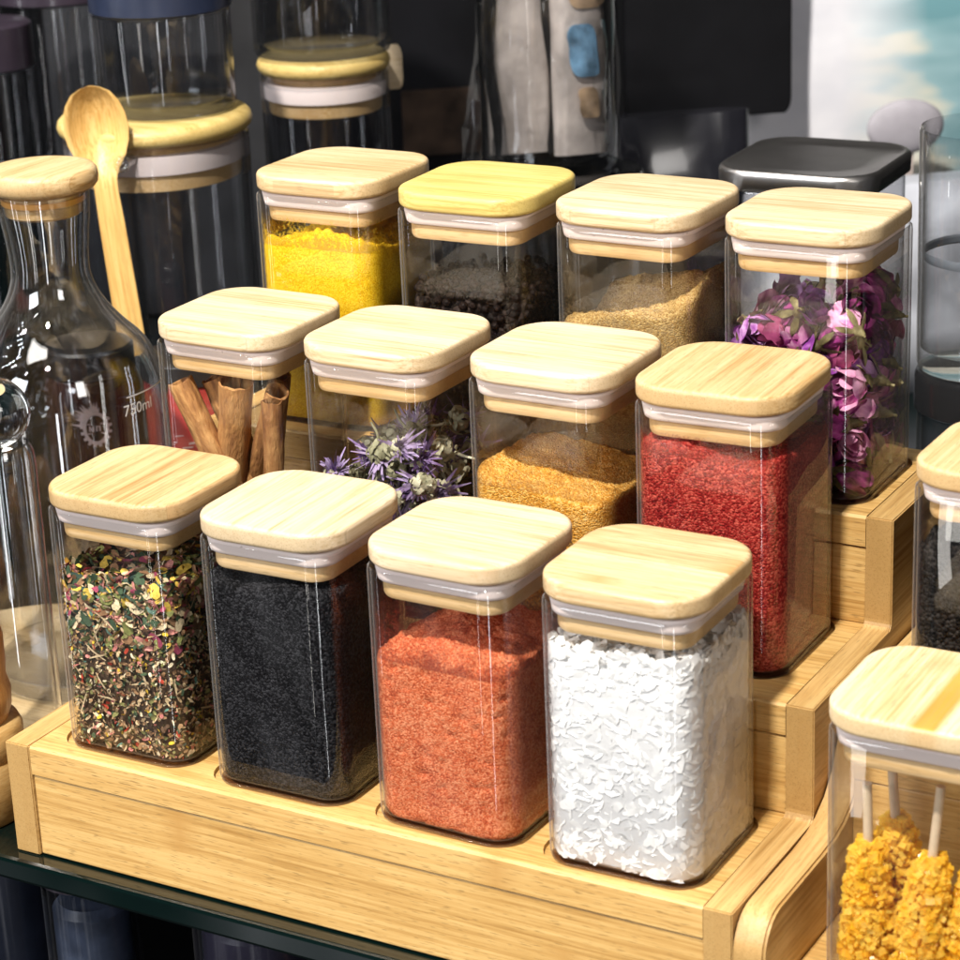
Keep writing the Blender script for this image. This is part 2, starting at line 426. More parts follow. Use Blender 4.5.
# tan powder, heaped to the right and back
K1 = powder('tan_powder', (.26, .14, .035), (.44, .27, .09), (.60, .42, .17), 1350, 70, .7, .0008, .85)
o = heap('tan_powder', 'K', K1, lambda x, y: .0815 + .42 * max(-.03, min(.033, x)) * .78 + .10 * y + .004 * math.sin(y * 120 + x * 60), 'tan brown seed powder heaped to one side in the third jar on the top step', 'spice powder', .0009, .0004)
film(o, dust_film('tan_dust', (.42, .32, .18), .07, .1, .36), .06, .109)
# black seeds
B1 = powder('black_seeds', (.002, .002, .0025), (.005, .005, .006), (.04, .04, .045), 1100, 60, .9, .0009, .75)
heap('black_seeds', 'B', B1, lambda x, y: .1015 + .002 * math.sin(x * 100), 'fine black seeds filling the second jar of the front row', 'seeds', .0008, .0003)
N1 = powder('black_granules', (.002, .0018, .0015), (.006, .005, .0045), (.035, .03, .027), 640, 60, 1.0, .0016, .6)
heap('black_granules', 'N', N1, lambda x, y: .094 + .06 * x, 'coarse black granules in the jar behind the rock candy', 'seeds', .0014, .0010)

# --- flat flakes strewn in a shell just inside the glass and over the top
def flake(b, c, nrm, L, W, bend, ang, col, tw=0.0):
    nrm = nrm.normalized(); up = Vector((0, 0, 1)) if abs(nrm.z) < .9 else Vector((1, 0, 0))
    u = nrm.cross(up).normalized(); v = nrm.cross(u)
    a = u * math.cos(ang) + v * math.sin(ang); d = nrm.cross(a)
    d = (d * math.cos(tw) + nrm * math.sin(tw)).normalized(); n2 = a.cross(d)
    vs = []
    K = 6
    for i in range(K):
        t = i / (K - 1) - .5; th = t * bend
        rr = L / max(abs(bend), .05)
        p = c + a * (math.sin(th) * rr) + n2 * ((math.cos(th) - 1) * rr * (1 if bend >= 0 else -1))
        w = W * (.30 + .70 * math.sqrt(max(0, 1 - (1.9 * t) ** 2))) / 2
        jj = random.uniform(.8, 1.2)
        vs += [p + d * w * jj, p - d * w / jj]
    b.add(vs, [(2 * i, 2 * i + 1, 2 * i + 3, 2 * i + 2) for i in range(K - 1)], col)
def clamp_in(b, lim=CS / 2 - .0001, r=CR):
    e = lim - r
    for i, (x, y, z) in enumerate(b.v):
        ax, ay = min(abs(x), lim), min(abs(y), lim)
        if ax > e and ay > e:
            d = math.hypot(ax - e, ay - e)
            if d > r: ax, ay = e + (ax - e) * r / d, e + (ay - e) * r / d
        b.v[i] = (math.copysign(ax, x), math.copysign(ay, y), max(z, .0031))
def shell_point(z, inset):
    h = CS / 2 - inset; r = CR
    s = random.random() * 4; side = int(s); t = (s - side) * 2 - 1
    p = Vector((t * h, -h, z)); n = Vector((0, -1, 0))
    e = h - r
    if abs(p.x) > e:
        a = (abs(p.x) - e) / r * PI / 4 * 1.05
        sg = 1 if p.x > 0 else -1
        p = Vector((sg * (e + r * math.sin(a)), -(e + r * math.cos(a)), z)); n = Vector((sg * math.sin(a), -math.cos(a), 0))
    q = Matrix.Rotation(side * PI / 2, 3, 'Z')
    return q @ p, q @ n

# herbal tea
TEA = [((.38, .22, .11), 28), ((.14, .08, .045), 11), ((.21, .20, .07), 13), ((.06, .10, .05), 9), ((.60, .44, .25), 22), ((.76, .64, .43), 9),
       ((.72, .47, .04), 4), ((.60, .21, .18), 5), ((.42, .05, .025), 3), ((.10, .22, .17), 3)]
TOPC = [((.70, .48, .08), 9), ((.58, .24, .20), 11), ((.22, .23, .07), 14), ((.045, .08, .04), 16), ((.66, .53, .33), 14), ((.34, .06, .11), 5), ((.10, .17, .13), 7), ((.26, .14, .07), 22)]
def pick(tab):
    r = random.uniform(0, sum(w for _, w in tab))
    for c, w in tab:
        r -= w
        if r <= 0: break
    k = random.uniform(.75, 1.25); return tuple(min(.85, x * k) for x in c)
random.seed(5)
b = MB()
b.loft([rsq(.060, .009, .0035), rsq(.063, .009, .006), rsq(.063, .009, .078), rsq(.045, .008, .081)], col=(.075, .045, .026))
for i in range(10500):
    z = .0038 + .086 * random.random()
    big = z > .058 and random.random() < .30 + .2 * (z > .078)
    p, n = shell_point(z, random.uniform(.0006, .0042))
    L = random.uniform(.004, .0085) if big else random.uniform(.0014, .0036)
    W = L * random.uniform(.28, .7)
    n = (n + Vector((random.gauss(0, .45), random.gauss(0, .45), random.gauss(0, .55)))).normalized()
    flake(b, p, n, L, W, random.uniform(-1.4, 1.4), random.uniform(0, PI), pick(TOPC if big else TEA), random.gauss(0, .3))
for i in range(900):
    x, y = random.uniform(-.031, .031), random.uniform(-.031, .031)
    L = random.uniform(.003, .009)
    flake(b, Vector((x, y, .083 + random.uniform(0, .007) + .003 * math.sin(x * 90))), Vector((random.gauss(0, .6), random.gauss(0, .6), 1)), L, L * random.uniform(.25, .6), random.uniform(-1.5, 1.5), random.uniform(0, PI), pick(TOPC), 0)
for i in range(60):      # stalks
    p, n = shell_point(random.uniform(.02, .088), .001)
    flake(b, p, n, random.uniform(.007, .014), .0009, random.uniform(-.6, .6), random.uniform(0, PI), (.58, .44, .26), 0)
l, r, _ = JARS['A']; clamp_in(b)
tag(b.build('herbal_tea', attr_mat('herbal_tea', .8, .3, .3), None, l, (0, 0, R(r)), smooth=60, fix=False), 'mixed dried herbal tea leaves and petals in the leftmost front jar', 'herbal tea', None, 'stuff')

# white flakes
b = MB()
b.loft([rsq(.0660, .0112, .0032), rsq(.0680, .0115, .005), rsq(.0678, .0115, .094), rsq(.05, .009, .097)], col=(.88, .88, .89))
for i in range(5200):
    z = .0042 + .097 * random.random()
    p, n = shell_point(z, random.uniform(.0002, .0024))
    L = random.uniform(.0030, .0110); n = (n + Vector((random.gauss(0, .20), random.gauss(0, .20), random.gauss(0, .28)))).normalized()
    flake(b, p, n, L, L * random.uniform(.30, .60), random.uniform(-.9, .9), random.gauss(.3, .8), tuple([random.uniform(.93, .96)] * 3), random.gauss(0, .3))
for i in range(700):
    x, y = random.uniform(-.031, .031), random.uniform(-.031, .031); L = random.uniform(.004, .009)
    flake(b, Vector((x, y, .095 + random.uniform(0, .006) + .06 * x)), Vector((random.gauss(0, .6), random.gauss(0, .6), 1)), L, L * .45, random.uniform(-2, 2), random.uniform(0, PI), tuple([random.uniform(.93, .96)] * 3), 0)
l, r, _ = JARS['D']; clamp_in(b)
tag(b.build('white_flakes', attr_mat('white_flakes', .75, .3, .03, trans=.14), None, l, (0, 0, R(r)), smooth=60, fix=False), 'curled white flakes packed into the rightmost front jar', 'flakes', None, 'stuff')

# black peppercorns: one by one over a dark bed
l, r, _ = JARS['J']; l = Vector(l)
bed = powder('pepper_bed', (.008, .006, .005), (.02, .014, .012), (.05, .035, .03), 260, 60, 1.0, .003, .5)
heap('peppercorn_bed', 'J', bed, lambda x, y: .0765, 'dark bed of peppercorns lower down in the jar with yellowish lid', 'peppercorns', .0012, .0, .006)
pm = N('peppercorn'); co = pm.coords()
w1 = pm.n('TexVoronoi', i_Vector=co, i_Scale=900.0).outputs['Distance']
pc = pm.ramp(w1, [(.1, (.026, .013, .009)), (.6, (.006, .0035, .003))])
pp = pm.n('BsdfPrincipled', i_Base_Color=pc, i_Roughness=.55, i_Normal=pm.n('Bump', i_Height=w1, i_Strength=.8, i_Distance=.0006).outputs[0])
pp.inputs['Specular IOR Level'].default_value = .10
PEP = pm.end(pp.outputs[0])
bm = bmesh.new(); bmesh.ops.create_icosphere(bm, subdivisions=2, radius=.0023)
for v in bm.verts: v.co *= 1 + .09 * noise.noise(v.co * 900)
pme = bpy.data.meshes.new('peppercorn'); bm.to_mesh(pme); bm.free(); pme.materials.append(PEP)
pme.polygons.foreach_set('use_smooth', [True] * len(pme.polygons))
random.seed(21)
pts = []
def try_pt(p, d):
    if all((p - q).length_squared > d * d for q in pts): pts.append(p); return True
tries = 0
while len(pts) < 150 and tries < 30000:
    tries += 1
    s = random.random()
    x, y = random.uniform(-.0305, .0305), random.uniform(-.0305, .0305)
    if s < .5: y = -.0320
    else: x = .0320
    if abs(x) + abs(y) > .0545: continue
    try_pt(Vector((x, y, random.uniform(.030, .082))), .0044)
tries = 0
while len(pts) < 292 and tries < 30000:
    tries += 1
    x, y = random.uniform(-.0305, .0305), random.uniform(-.0305, .0305)
    if abs(x) + abs(y) > .052: continue
    try_pt(Vector((x, y, .0785 + random.uniform(0, .0045) + .0015 * math.sin(x * 100))), .0044)
for p in pts:
    q = Matrix.Rotation(R(r), 3, 'Z') @ p
    o = put('peppercorn', pme, None, l + q, (random.uniform(0, 6), random.uniform(0, 6), random.uniform(0, 6)))
    k = random.uniform(.88, 1.08); o.scale = (k, k, k)
    tag(o, 'black wrinkled peppercorn in the jar under the yellowish bamboo lid', 'peppercorn', 'black peppercorns in the jar')

# cinnamon sticks
def quill(L, r, turns=1.35, both=True, seed=0):
    b = MB(); prof = []
    n = 26
    for i in range(n + 1):
        t = i / n; a = -PI * turns + 2 * PI * turns * t
        k = abs(2 * t - 1)
        rr = r * (1.0 - .42 * k ** 2.2)
        prof.append(Vector((math.sin(a) * rr * (1 if a >= 0 else 1.0), -math.cos(a) * rr + (0.0), 0)))
    th = r * .13
    inner = []
    for i, p in enumerate(prof):
        a = prof[max(i - 1, 0)]; c = prof[min(i + 1, n)]
        d = (c - a).normalized(); inner.append(p + Vector((-d.y, d.x, 0)) * th)
    loop = prof + inner[::-1]
    rings = []
    for k in range(15):
        z = L * k / 14
        w = 1 + .06 * noise.noise(Vector((k * .4, seed, 0)))
        dx = .0012 * noise.noise(Vector((k * .25, seed, 5))); rings.append([Vector((p.x * w + dx + .0004 * noise.noise(Vector((p.x * 300, p.y * 300, k * .7 + seed))), p.y * w, z + (.0016 * noise.noise(Vector((p.x * 250, p.y * 250, seed))) if k in (0, 14) else 0))) for p in loop])
    b.loft(rings); return b
def cinn_mat(name, a, c, d):
    m = N(name); co = m.coords()
    f = m.n('TexNoise', i_Vector=m.scaled(co, (260, 260, 45)), i_Scale=1.0, i_Detail=5.0).outputs['Fac']
    f2 = m.n('TexNoise', i_Vector=m.scaled(co, (120, 120, 160)), i_Scale=1.0, i_Detail=3.0).outputs['Fac']
    cc = m.mix(m.rng(f2, .35, .7, 0, .5), m.ramp(f, [(.36, a), (.5, c), (.64, d)]), a)
    p = m.n('BsdfPrincipled', i_Base_Color=cc, i_Roughness=.7, i_Normal=m.n('Bump', i_Height=m.math('ADD', f, m.math('MULTIPLY', m.n('TexNoise', i_Vector=m.scaled(co, (900, 900, 300)), i_Scale=1.0, i_Detail=3.0).outputs['Fac'], .6)), i_Strength=1.0, i_Distance=.0011).outputs[0])
    return m.end(p.outputs[0])
CIN = cinn_mat('cinnamon_bark', (.26, .11, .035), (.46, .22, .07), (.60, .33, .12))
CIND = cinn_mat('cinnamon_bark_dark', (.17, .065, .022), (.33, .145, .045), (.48, .25, .09))
el, er, _ = JARS['E']
for i, (bx, by, tx, ty, L, rad, spin, mt, lab) in enumerate([
    (.016, -.0205, -.0250, -.0248, .099, .0074, .5, CIN, 'rolled cinnamon stick leaning left, nearest the left wall of its jar'),
    (.012, -.002, -.0150, -.0120, .098, .0066, 2.2, CIN, 'pale cinnamon stick standing behind the front left stick'),
    (-.017, -.008, .0050, -.0215, .1015, .0088, -.5, CIN, 'thick orange cinnamon stick upright in the middle front of its jar'),
    (-.010, .016, .012, .006, .097, .0060, 3.5, CIND, 'dark thin cinnamon stick at the back of its jar'),
    (-.019, .004, .0262, -.0190, .0985, .0066, .9, CIN, 'cinnamon stick leaning right across the front of its jar'),
    (.0225, -.024, .0275, -.025, .0955, .0054, -.8, CIND, 'reddish brown cinnamon stick against the right wall of its jar')]):
    p0 = Vector((bx, by, .007)); p1 = Vector((tx, ty, L)); d = p1 - p0
    b = quill(d.length, rad, 1.15 + .2 * (i % 2), seed=i * 3.1)
    o = b.build('cinnamon_stick', mt, None, Vector(el) + p0, smooth=50)
    o.rotation_mode = 'QUATERNION'; o.rotation_quaternion = d.to_track_quat('Z', 'Y') @ Euler((0, 0, spin)).to_quaternion()
    tag(o, lab, 'cinnamon stick', 'cinnamon sticks in the jar')

# rosebuds
def petal_mat(name, c1, c2, c3):
    m = N(name); co = m.coords(0)
    rn = m.n('ObjectInfo').outputs['Random']
    f = m.n('TexNoise', i_Vector=m.scaled(m.coords(), (300, 300, 120)), i_Scale=1.0, i_Detail=4.0).outputs['Fac']
    t = m.math('ADD', m.math('MULTIPLY', f, 1.1), m.math('SUBTRACT', m.math('MULTIPLY', m.math('SUBTRACT', rn, .5), .6), .12))
    cc = m.ramp(t, [(.2, c1), (.45, c2), (.72, c3)])
    p = m.n('BsdfPrincipled', i_Base_Color=cc, i_Roughness=.6, i_Normal=m.n('Bump', i_Height=f, i_Strength=.6, i_Distance=.0008).outputs[0])
    p.inputs['Specular IOR Level'].default_value = .3
    return m.end(p.outputs[0])
ROSE = [petal_mat('rose_petal_magenta', (.10, .008, .06), (.40, .05, .26), (.80, .40, .60)),
        petal_mat('rose_petal_violet', (.06, .008, .08), (.26, .05, .31), (.62, .34, .64)),
        petal_mat('rose_petal_pink', (.30, .05, .14), (.60, .15, .30), (.80, .45, .55))]
SEPAL = petal_mat('rose_sepal', (.07, .055, .02), (.17, .14, .06), (.36, .31, .16))
def bud_mesh(seed):
    random.seed(seed); b = MB(); H = .0145; Rm = .0066
    for lay, (n, k, op) in enumerate([(3, .52, -.05), (4, .75, .05), (5, 1.0, .22 + .25 * (seed % 3))]):
        for i in range(n):
            th0 = 2 * PI * i / n + lay * .7 + random.uniform(-.2, .2); span = 2 * PI / n * 1.55; h = H * random.uniform(.85, 1.08) * (1.05 - .05 * lay)
            vs = []; NU, NV = 7, 7
            for v in range(NV):
                t = v / (NV - 1); prof = math.sin(min(1, t * 1.25 + .08) * PI * .62) * (1 - .25 * t) + op * t ** 3
                for u in range(NU):
                    s = u / (NU - 1) - .5; wth = span * (.55 + .45 * math.sin(PI * min(1, t + .15)))
                    a = th0 + s * wth; rr = Rm * k * prof * (1 + .10 * noise.noise(Vector((a * 2, t * 3, seed + lay)))) + .0006 * (s * 2) ** 2
                    z = h * t - .0022 * (abs(s) * 2) ** 2.5 * t + .0007 * noise.noise(Vector((s * 5, t * 4, seed * 2 + i)))
                    vs.append((rr * math.cos(a), rr * math.sin(a), z))
            b.add(vs, [(v * NU + u, v * NU + u + 1, (v + 1) * NU + u + 1, (v + 1) * NU + u) for v in range(NV - 1) for u in range(NU - 1)])
    return b.mesh('petals', 80)
def calyx_mesh(seed):
    random.seed(seed + 99); b = MB()
    b.tube([(0, 0, -.0052), (0, 0, -.0035), (0, 0, -.0015), (0, 0, .001), (0, 0, .0022)], [.0009, .0016, .0024, .0023, .001], 8)
    b.tube([(0, 0, -.004), (.0004, 0, -.0055), (.0008, .0003, -.0068)], [.0007, .0006, .0006], 6)
    for i in range(5):
        a = 2 * PI * i / 5; L = random.uniform(.005, .008); o = random.uniform(.0, .25); vs = []
        for v in range(6):
            t = v / 5; rr = .0022 + .0052 * math.sin(t * 1.6) + o * .006 * t * t; w = .0014 * math.sin(PI * (t * .85 + .15)) + .0001
            ca, sa = math.cos(a), math.sin(a); z = -.001 + L * t
            for s in (-1, 0, 1): vs.append(((rr - .0004 * abs(s)) * ca - s * w * sa, (rr - .0004 * abs(s)) * sa + s * w * ca, z))
        b.add(vs, [(v * 3 + u, v * 3 + u + 1, v * 3 + u + 4, v * 3 + u + 3) for v in range(5) for u in range(2)])
    return b.mesh('calyx', 80)
BUD = [bud_mesh(k) for k in range(5)]; CAL = [calyx_mesh(k) for k in range(3)]
for me in BUD: me.materials.append(ROSE[0])
for me in CAL: me.materials.append(SEPAL)
ll, lr, _ = JARS['L']; ll = Vector(ll)
random.seed(42); pts = []
tries = 0
while len(pts) < 150 and tries < 90000:
    tries += 1
    p = Vector((random.uniform(-.0252, .0252), random.uniform(-.0252, .0252), random.uniform(.0095, .094)))
    if p.z > .086 + .006 * math.sin(p.x * 80): continue
    try_pt(p, .0104)
for i, p in enumerate(pts):
    t = thing('rosebud', 'dried magenta violet rosebud inside the jar at the right end of the top step', 'rosebud', ll + p, 0, 'dried rosebuds in the jar')
    dirv = Vector((random.gauss(0, .8) - p.x * 12, random.gauss(0, .8) - p.y * 12, random.gauss(.3, .9)))
    t.rotation_mode = 'QUATERNION'; t.rotation_quaternion = dirv.to_track_quat('Z', 'Y')
    k = random.uniform(1.05, 1.32); t.scale = (k, k, k)
    o = put('petals', BUD[i % 5], t, (0, 0, -.006))
    o.material_slots[0].link = 'OBJECT'; o.material_slots[0].material = random.choices(ROSE, (5, 5, 2))[0]
    put('calyx', CAL[i % 3], t, (0, 0, -.006))

# dried purple flowers
TUFT = petal_mat('purple_floret', (.08, .04, .14), (.19, .115, .28), (.40, .31, .50))
BRACT = petal_mat('grey_green_bract', (.12, .11, .06), (.30, .29, .18), (.56, .53, .38))
def tuft_mesh(seed, n):
    random.seed(seed); b = MB()
    for i in range(n):
        a = random.uniform(0, 2 * PI); e = random.uniform(.2, 1.35); L = random.uniform(.005, .0085)
        d = Vector((math.cos(a) * math.cos(e), math.sin(a) * math.cos(e), math.sin(e))); s = d.cross(Vector((0, 0, 1))).normalized() * random.uniform(.0005, .0010)
        c = Vector((random.gauss(0, .38), random.gauss(0, .38), random.gauss(0, .38))) * L
        p0 = d * .001; p1 = d * L * .55 + c * .3; p2 = d * L + c
        b.add([p0 - s, p0 + s, p1 - s * 1.3, p1 + s * 1.3, p2 - s * .4, p2 + s * .4], [(0, 1, 3, 2), (2, 3, 5, 4)])
    return b.mesh('florets', 80)
def bract_mesh(seed, n):
    random.seed(seed); b = MB(); rad = .0052
    for i in range(n):
        zz = -1 + 1.75 * (i + .5) / n; a = i * 2.4; rr = math.sqrt(max(0, 1 - zz * zz))
        nn = Vector((rr * math.cos(a), rr * math.sin(a), zz))
        flake(b, nn * rad * random.uniform(.75, 1.1), (nn + Vector((random.gauss(0, .35), random.gauss(0, .35), random.gauss(0, .35)))), random.uniform(.004, .007), random.uniform(.002, .0034), random.uniform(.6, 2.4), random.uniform(0, PI), None, random.gauss(0, .4))
    b.tube([(0, 0, -.005), (.001, 0, -.010), (.003, .001, -.014)], [.0008, .0006, .0005], 6)
    return b.mesh('bracts', 80)
TU = [tuft_mesh(k, 70) for k in range(3)]; BRS = [bract_mesh(k, 34) for k in range(3)]
for me in TU: me.materials.append(TUFT)
for me in BRS: me.materials.append(BRACT)
fl, fr_, _ = JARS['F']; fl = Vector(fl); pts = []; random.seed(8); tries = 0
while len(pts) < 150 and tries < 90000:
    tries += 1
    p = Vector((random.uniform(-.0265, .0265), random.uniform(-.0265, .0265), random.uniform(.012, .0835)))
    if max(abs(p.x), abs(p.y)) < .013 and p.z < .066: continue
    if p.z > .076 + .006 * math.sin(p.x * 90 + 1): continue
    try_pt(p, .0118)
for i, p in enumerate(pts):
    t = thing('dried_flower', 'dried purple and grey green flower head in the second jar of the middle step', 'dried flower', fl + p, 0, 'dried flowers in the jar')
    dirv = Vector((p.x * 25 + random.gauss(0, .7), p.y * 25 + random.gauss(0, .7), random.gauss(.5, .7)))
    t.rotation_mode = 'QUATERNION'; t.rotation_quaternion = dirv.to_track_quat('Z', 'Y')
    kind = random.random()
    o = put('bracts', BRS[i % 3], t, (0, 0, 0)); k = random.uniform(.85, 1.2); t.scale = (k, k, k)
    if kind < .62: put('florets', TU[i % 3], t, (0, 0, .0005))

# rock candy sticks
m = N('amber_rock_candy'); co = m.coords()
f = m.n('TexNoise', i_Vector=co, i_Scale=130.0, i_Detail=3.0).outputs['Fac']
cc = m.mix(m.rng(f, .35, .65, 0, 1), (.95, .61, .045), (1.0, .78, .16))
p = m.n('BsdfPrincipled', i_Base_Color=cc, i_Roughness=.10); p.inputs['Transmission Weight'].default_value = .15
p.inputs['Subsurface Weight'].default_value = .3; p.inputs['Subsurface Radius'].default_value = (.006, .0035, .0009); p.inputs['IOR'].default_value = 1.5
p.inputs['Transmission Weight'].default_value = 0; p.inputs['Subsurface Weight'].default_value = 0
tl = m.n('BsdfTransparent', i_Color=(1.0, .87, .34, 1))
CANDY = m.end(m.n('MixShader', i_0=.58, i_1=p.outputs[0], i_2=tl.outputs[0]).outputs[0])
CORE = plain('amber_candy_core', (.93, .58, .03), .5, 0, .3, .15, 90)
STICKW = plain('candy_stick_wood', (.56, .43, .29), .6, 0, .3, .1, 200)
ml, mr, _ = JARS['M']; ml = Vector(ml)
random.seed(77)
for i, (bx, by, tx, ty, L, c0, c1, lab) in enumerate([
    (-.0195, -.0185, -.0215, -.0200, .094, .004, .062, 'amber rock candy stick in front of the left corner of its jar'),
    (-.0120, .0020, -.0170, -.0050, .098, .010, .066, 'rock candy stick half hidden behind the left corner one'),
    (.0010, -.0200, .0075, -.0160, .097, .004, .060, 'amber rock candy stick upright at the middle front of its jar'),
    (.0215, -.0150, .0240, -.0100, .094, .004, .058, 'rock candy stick at the right front corner of its jar')]):
    p0 = Vector((bx, by, .0062)); p1 = Vector((tx, ty, L)); d = p1 - p0; Ln = d.length
    t = thing('rock_candy_stick', lab, 'rock candy', ml + p0, 0, 'rock candy sticks in the jar')
    t.rotation_mode = 'QUATERNION'; t.rotation_quaternion = d.to_track_quat('Z', 'Y')
    b = MB(); b.tube([(0, 0, c0 * .5), (0, 0, Ln * .5), (0, 0, Ln)], [.0023, .0021, .0019], 12); b.build('stick', STICKW, t)
    b = MB()
    def rad(tt): return .0104 * min(1, (tt * 5 + .3) ** .6) * (1 - .5 * tt ** 1.6) * (1 if tt < .93 else .75)
    b.tube([(0, 0, c0 + (c1 - c0) * k / 10) for k in range(11)], [rad(k / 10 + .02) * .72 for k in range(11)], 14)
    b.build('candy_core', CORE, t, smooth=60); b = MB()
    for k in range(1700):
        tt = random.random(); a = random.uniform(0, 2 * PI); rr = rad(tt) * random.uniform(.72, 1.2); s = random.uniform(.0012, .0032)
        b.box((rr * math.cos(a), rr * math.sin(a), c0 + (c1 - c0) * tt), (s, s * random.uniform(.6, 1), s * random.uniform(.8, 1.5)), Euler((random.uniform(0, 6), random.uniform(0, 6), random.uniform(0, 6))).to_matrix())
    b.build('sugar_crystals', CANDY, t, smooth=0)

# ------------------------------------------------------------------ stepped bamboo stand
SZ = -.056
st = thing('bamboo_stand', 'three stepped bamboo rack carrying the twelve square spice jars', 'stand', (0, 0, 0), 0)
PX0, PX1 = -.0468, .3035
FY = [-.0468, .0402, .1335]; BY = [.0402, .1335, .2290]
PT = .0022                                    # plate top above the jar seats
def plate_mesh(row):
    """shelf board with a shallow rounded seat routed for each jar"""
    bm = bmesh.new(); z = row * .0534
    xs = [JARS[k][0] for k in (('A', 'B', 'C', 'D'), ('E', 'F', 'G', 'H'), ('I', 'J', 'K', 'L'))[row]]
    y0, y1 = FY[row] , BY[row] + (.012 if row < 2 else 0)
    ed = []; loops = []
    def loop(pts):
        vs = [bm.verts.new(p) for p in pts]; es = [bm.edges.new((vs[i], vs[(i + 1) % len(vs)])) for i in range(len(vs))]
        ed.extend(es); loops.append(vs); return vs
    c = .0012
    loop([(PX0, y0 + c, z + PT), (PX1, y0 + c, z + PT), (PX1, y1, z + PT), (PX0, y1, z + PT)])
    for q in xs:
        loop([v + Vector((0, 0, z + PT)) for v in rsq(.0775, .016, 0, 8, ((q[0] - .0004), q[1]))])
    bmesh.ops.triangle_fill(bm, use_beauty=True, use_dissolve=False, edges=ed)
    for vs in loops[1:]:
        lo = [bm.verts.new((v.co.x, v.co.y, z - .00005)) for v in vs]; n = len(vs)
        for i in range(n): bm.faces.new((vs[i], vs[(i + 1) % n], lo[(i + 1) % n], lo[i]))
        bm.faces.new(lo)
    a = loops[0]
    dz = z - .0125
    fr = [bm.verts.new(p) for p in ((PX0, y0, z + PT - c), (PX1, y0, z + PT - c))]
    lo = [bm.verts.new(p) for p in ((PX0, y0, dz), (PX1, y0, dz), (PX1, y1, dz), (PX0, y1, dz))]
    bm.faces.new((a[0], a[1], fr[1], fr[0])); bm.faces.new((fr[0], fr[1], lo[1], lo[0]))
    bm.faces.new((a[1], a[2], lo[2], lo[1], fr[1])); bm.faces.new((a[2], a[3], lo[3], lo[2])); bm.faces.new((a[3], a[0], fr[0], lo[0], lo[3])); bm.faces.new(lo)
    bmesh.ops.recalc_face_normals(bm, faces=bm.faces[:])
    me = bpy.data.meshes.new('step_board'); bm.to_mesh(me); bm.free(); me.materials.append(STAND)
    return me
def bevel_box(x0, x1, y0, y1, z0, z1, c=.0007):
    b = bmesh.new(); bmesh.ops.create_cube(b, size=1)
    for v in b.verts: v.co = Vector(((x0 + x1) / 2 + v.co.x * (x1 - x0), (y0 + y1) / 2 + v.co.y * (y1 - y0), (z0 + z1) / 2 + v.co.z * (z1 - z0)))
    bmesh.ops.bevel(b, geom=b.edges[:], offset=c, segments=2, affect='EDGES', profile=.5)
    me = bpy.data.meshes.new('board'); b.to_mesh(me); b.free()
    return me
def bbox(name, mat, parent, *a, c=.0007):
    me = bevel_box(*a, c=c); me.materials.append(mat); return put(name, me, parent)
for row in range(3):
    put('step_board', plate_mesh(row), st)
    z = row * .0534
    zb = SZ + .0005 if row == 0 else z - .0534 + PT + .0002
    bbox('riser_board', STAND, st, PX0, PX1, FY[row] + .0009, FY[row] + .0125, zb, z - .0133)
bbox('back_board', STAND, st, PX0, PX1, .2170, .2286, SZ + .001, .0939)
def panel_profile(b, x0, x1, prof):
    n = len(prof)
    rings = [[Vector((x, y, z)) for y, z in prof] for x in (x0, x0 + .0, x1)]
    b.loft([rings[0], rings[2]])
def stair_panel(x0, x1, ins=.0):
    me_b = bmesh.new()
    pr = []
    H = PT + .0002
    def arc(cy, cz, r, a0, a1, n=6):
        for k in range(n + 1):
            a = R(a0 + (a1 - a0) * k / n); pr.append((cy + r * math.cos(a), cz + r * math.sin(a)))
    pr += [(.2292, SZ), (-.0474, SZ), (-.0474, H)]
    pr += [(.0398 - .004, H)]; arc(.0358, H + .004, .004, -90, 0, 4); pr += [(.0398, .0534 + H)]
    pr += [(.1331 - .004, .0534 + H)]; arc(.1291, .0534 + H + .004, .004, -90, 0, 4); pr += [(.1331, .1068 + H), (.2292, .1068 + H)]
    va = [me_b.verts.new((x0, y, z)) for y, z in pr]; vb = [me_b.verts.new((x1, y, z)) for y, z in pr]; n = len(pr)
    me_b.faces.new(va); me_b.faces.new(vb[::-1])
    for i in range(n): me_b.faces.new((va[i], vb[i], vb[(i + 1) % n], va[(i + 1) % n]))
    bmesh.ops.recalc_face_normals(me_b, faces=me_b.faces[:])
    bmesh.ops.bevel(me_b, geom=[e for e in me_b.edges if e.is_manifold and e.calc_face_angle(0) > .9], offset=.0006, segments=2, affect='EDGES')
    me = bpy.data.meshes.new('side_panel'); me_b.to_mesh(me); me_b.free(); me.materials.append(STANDY); return me
put('side_panel', stair_panel(-.0612, PX0 - .0002), st)
put('side_panel', stair_panel(PX1 + .0002, .3168), st)

# neighbouring lower rack with the rounded end panel
st2 = thing('bamboo_stand', 'lower bamboo rack with a rounded end panel holding the rock candy jar', 'stand', (0, 0, 0), 0)
pr = [(.228, SZ), (-.0490, SZ), (-.0490, -.016)]
for k in range(1, 9):
    a = R(180 - 90 * k / 8); pr.append((-.0310 + .018 * math.cos(a), -.016 + .018 * math.sin(a)))
pr += [(.015, .0022), (.030, .0032), (.040, .0055), (.050, .0105), (.058, .0185), (.064, .0290), (.070, .0385), (.078, .0440), (.090, .0465), (.228, .0465)]
b = bmesh.new()
va = [b.verts.new((.3174, y, z)) for y, z in pr]; vb = [b.verts.new((.3315, y, z)) for y, z in pr]; n = len(pr)
b.faces.new(va); b.faces.new(vb[::-1])
for i in range(n): b.faces.new((va[i], vb[i], vb[(i + 1) % n], va[(i + 1) % n]))
bmesh.ops.recalc_face_normals(b, faces=b.faces[:])
capf = [e for e in b.edges if any(len(f.verts) > 4 for f in e.link_faces)]
bmesh.ops.bevel(b, geom=capf, offset=.0012, segments=2, affect='EDGES')
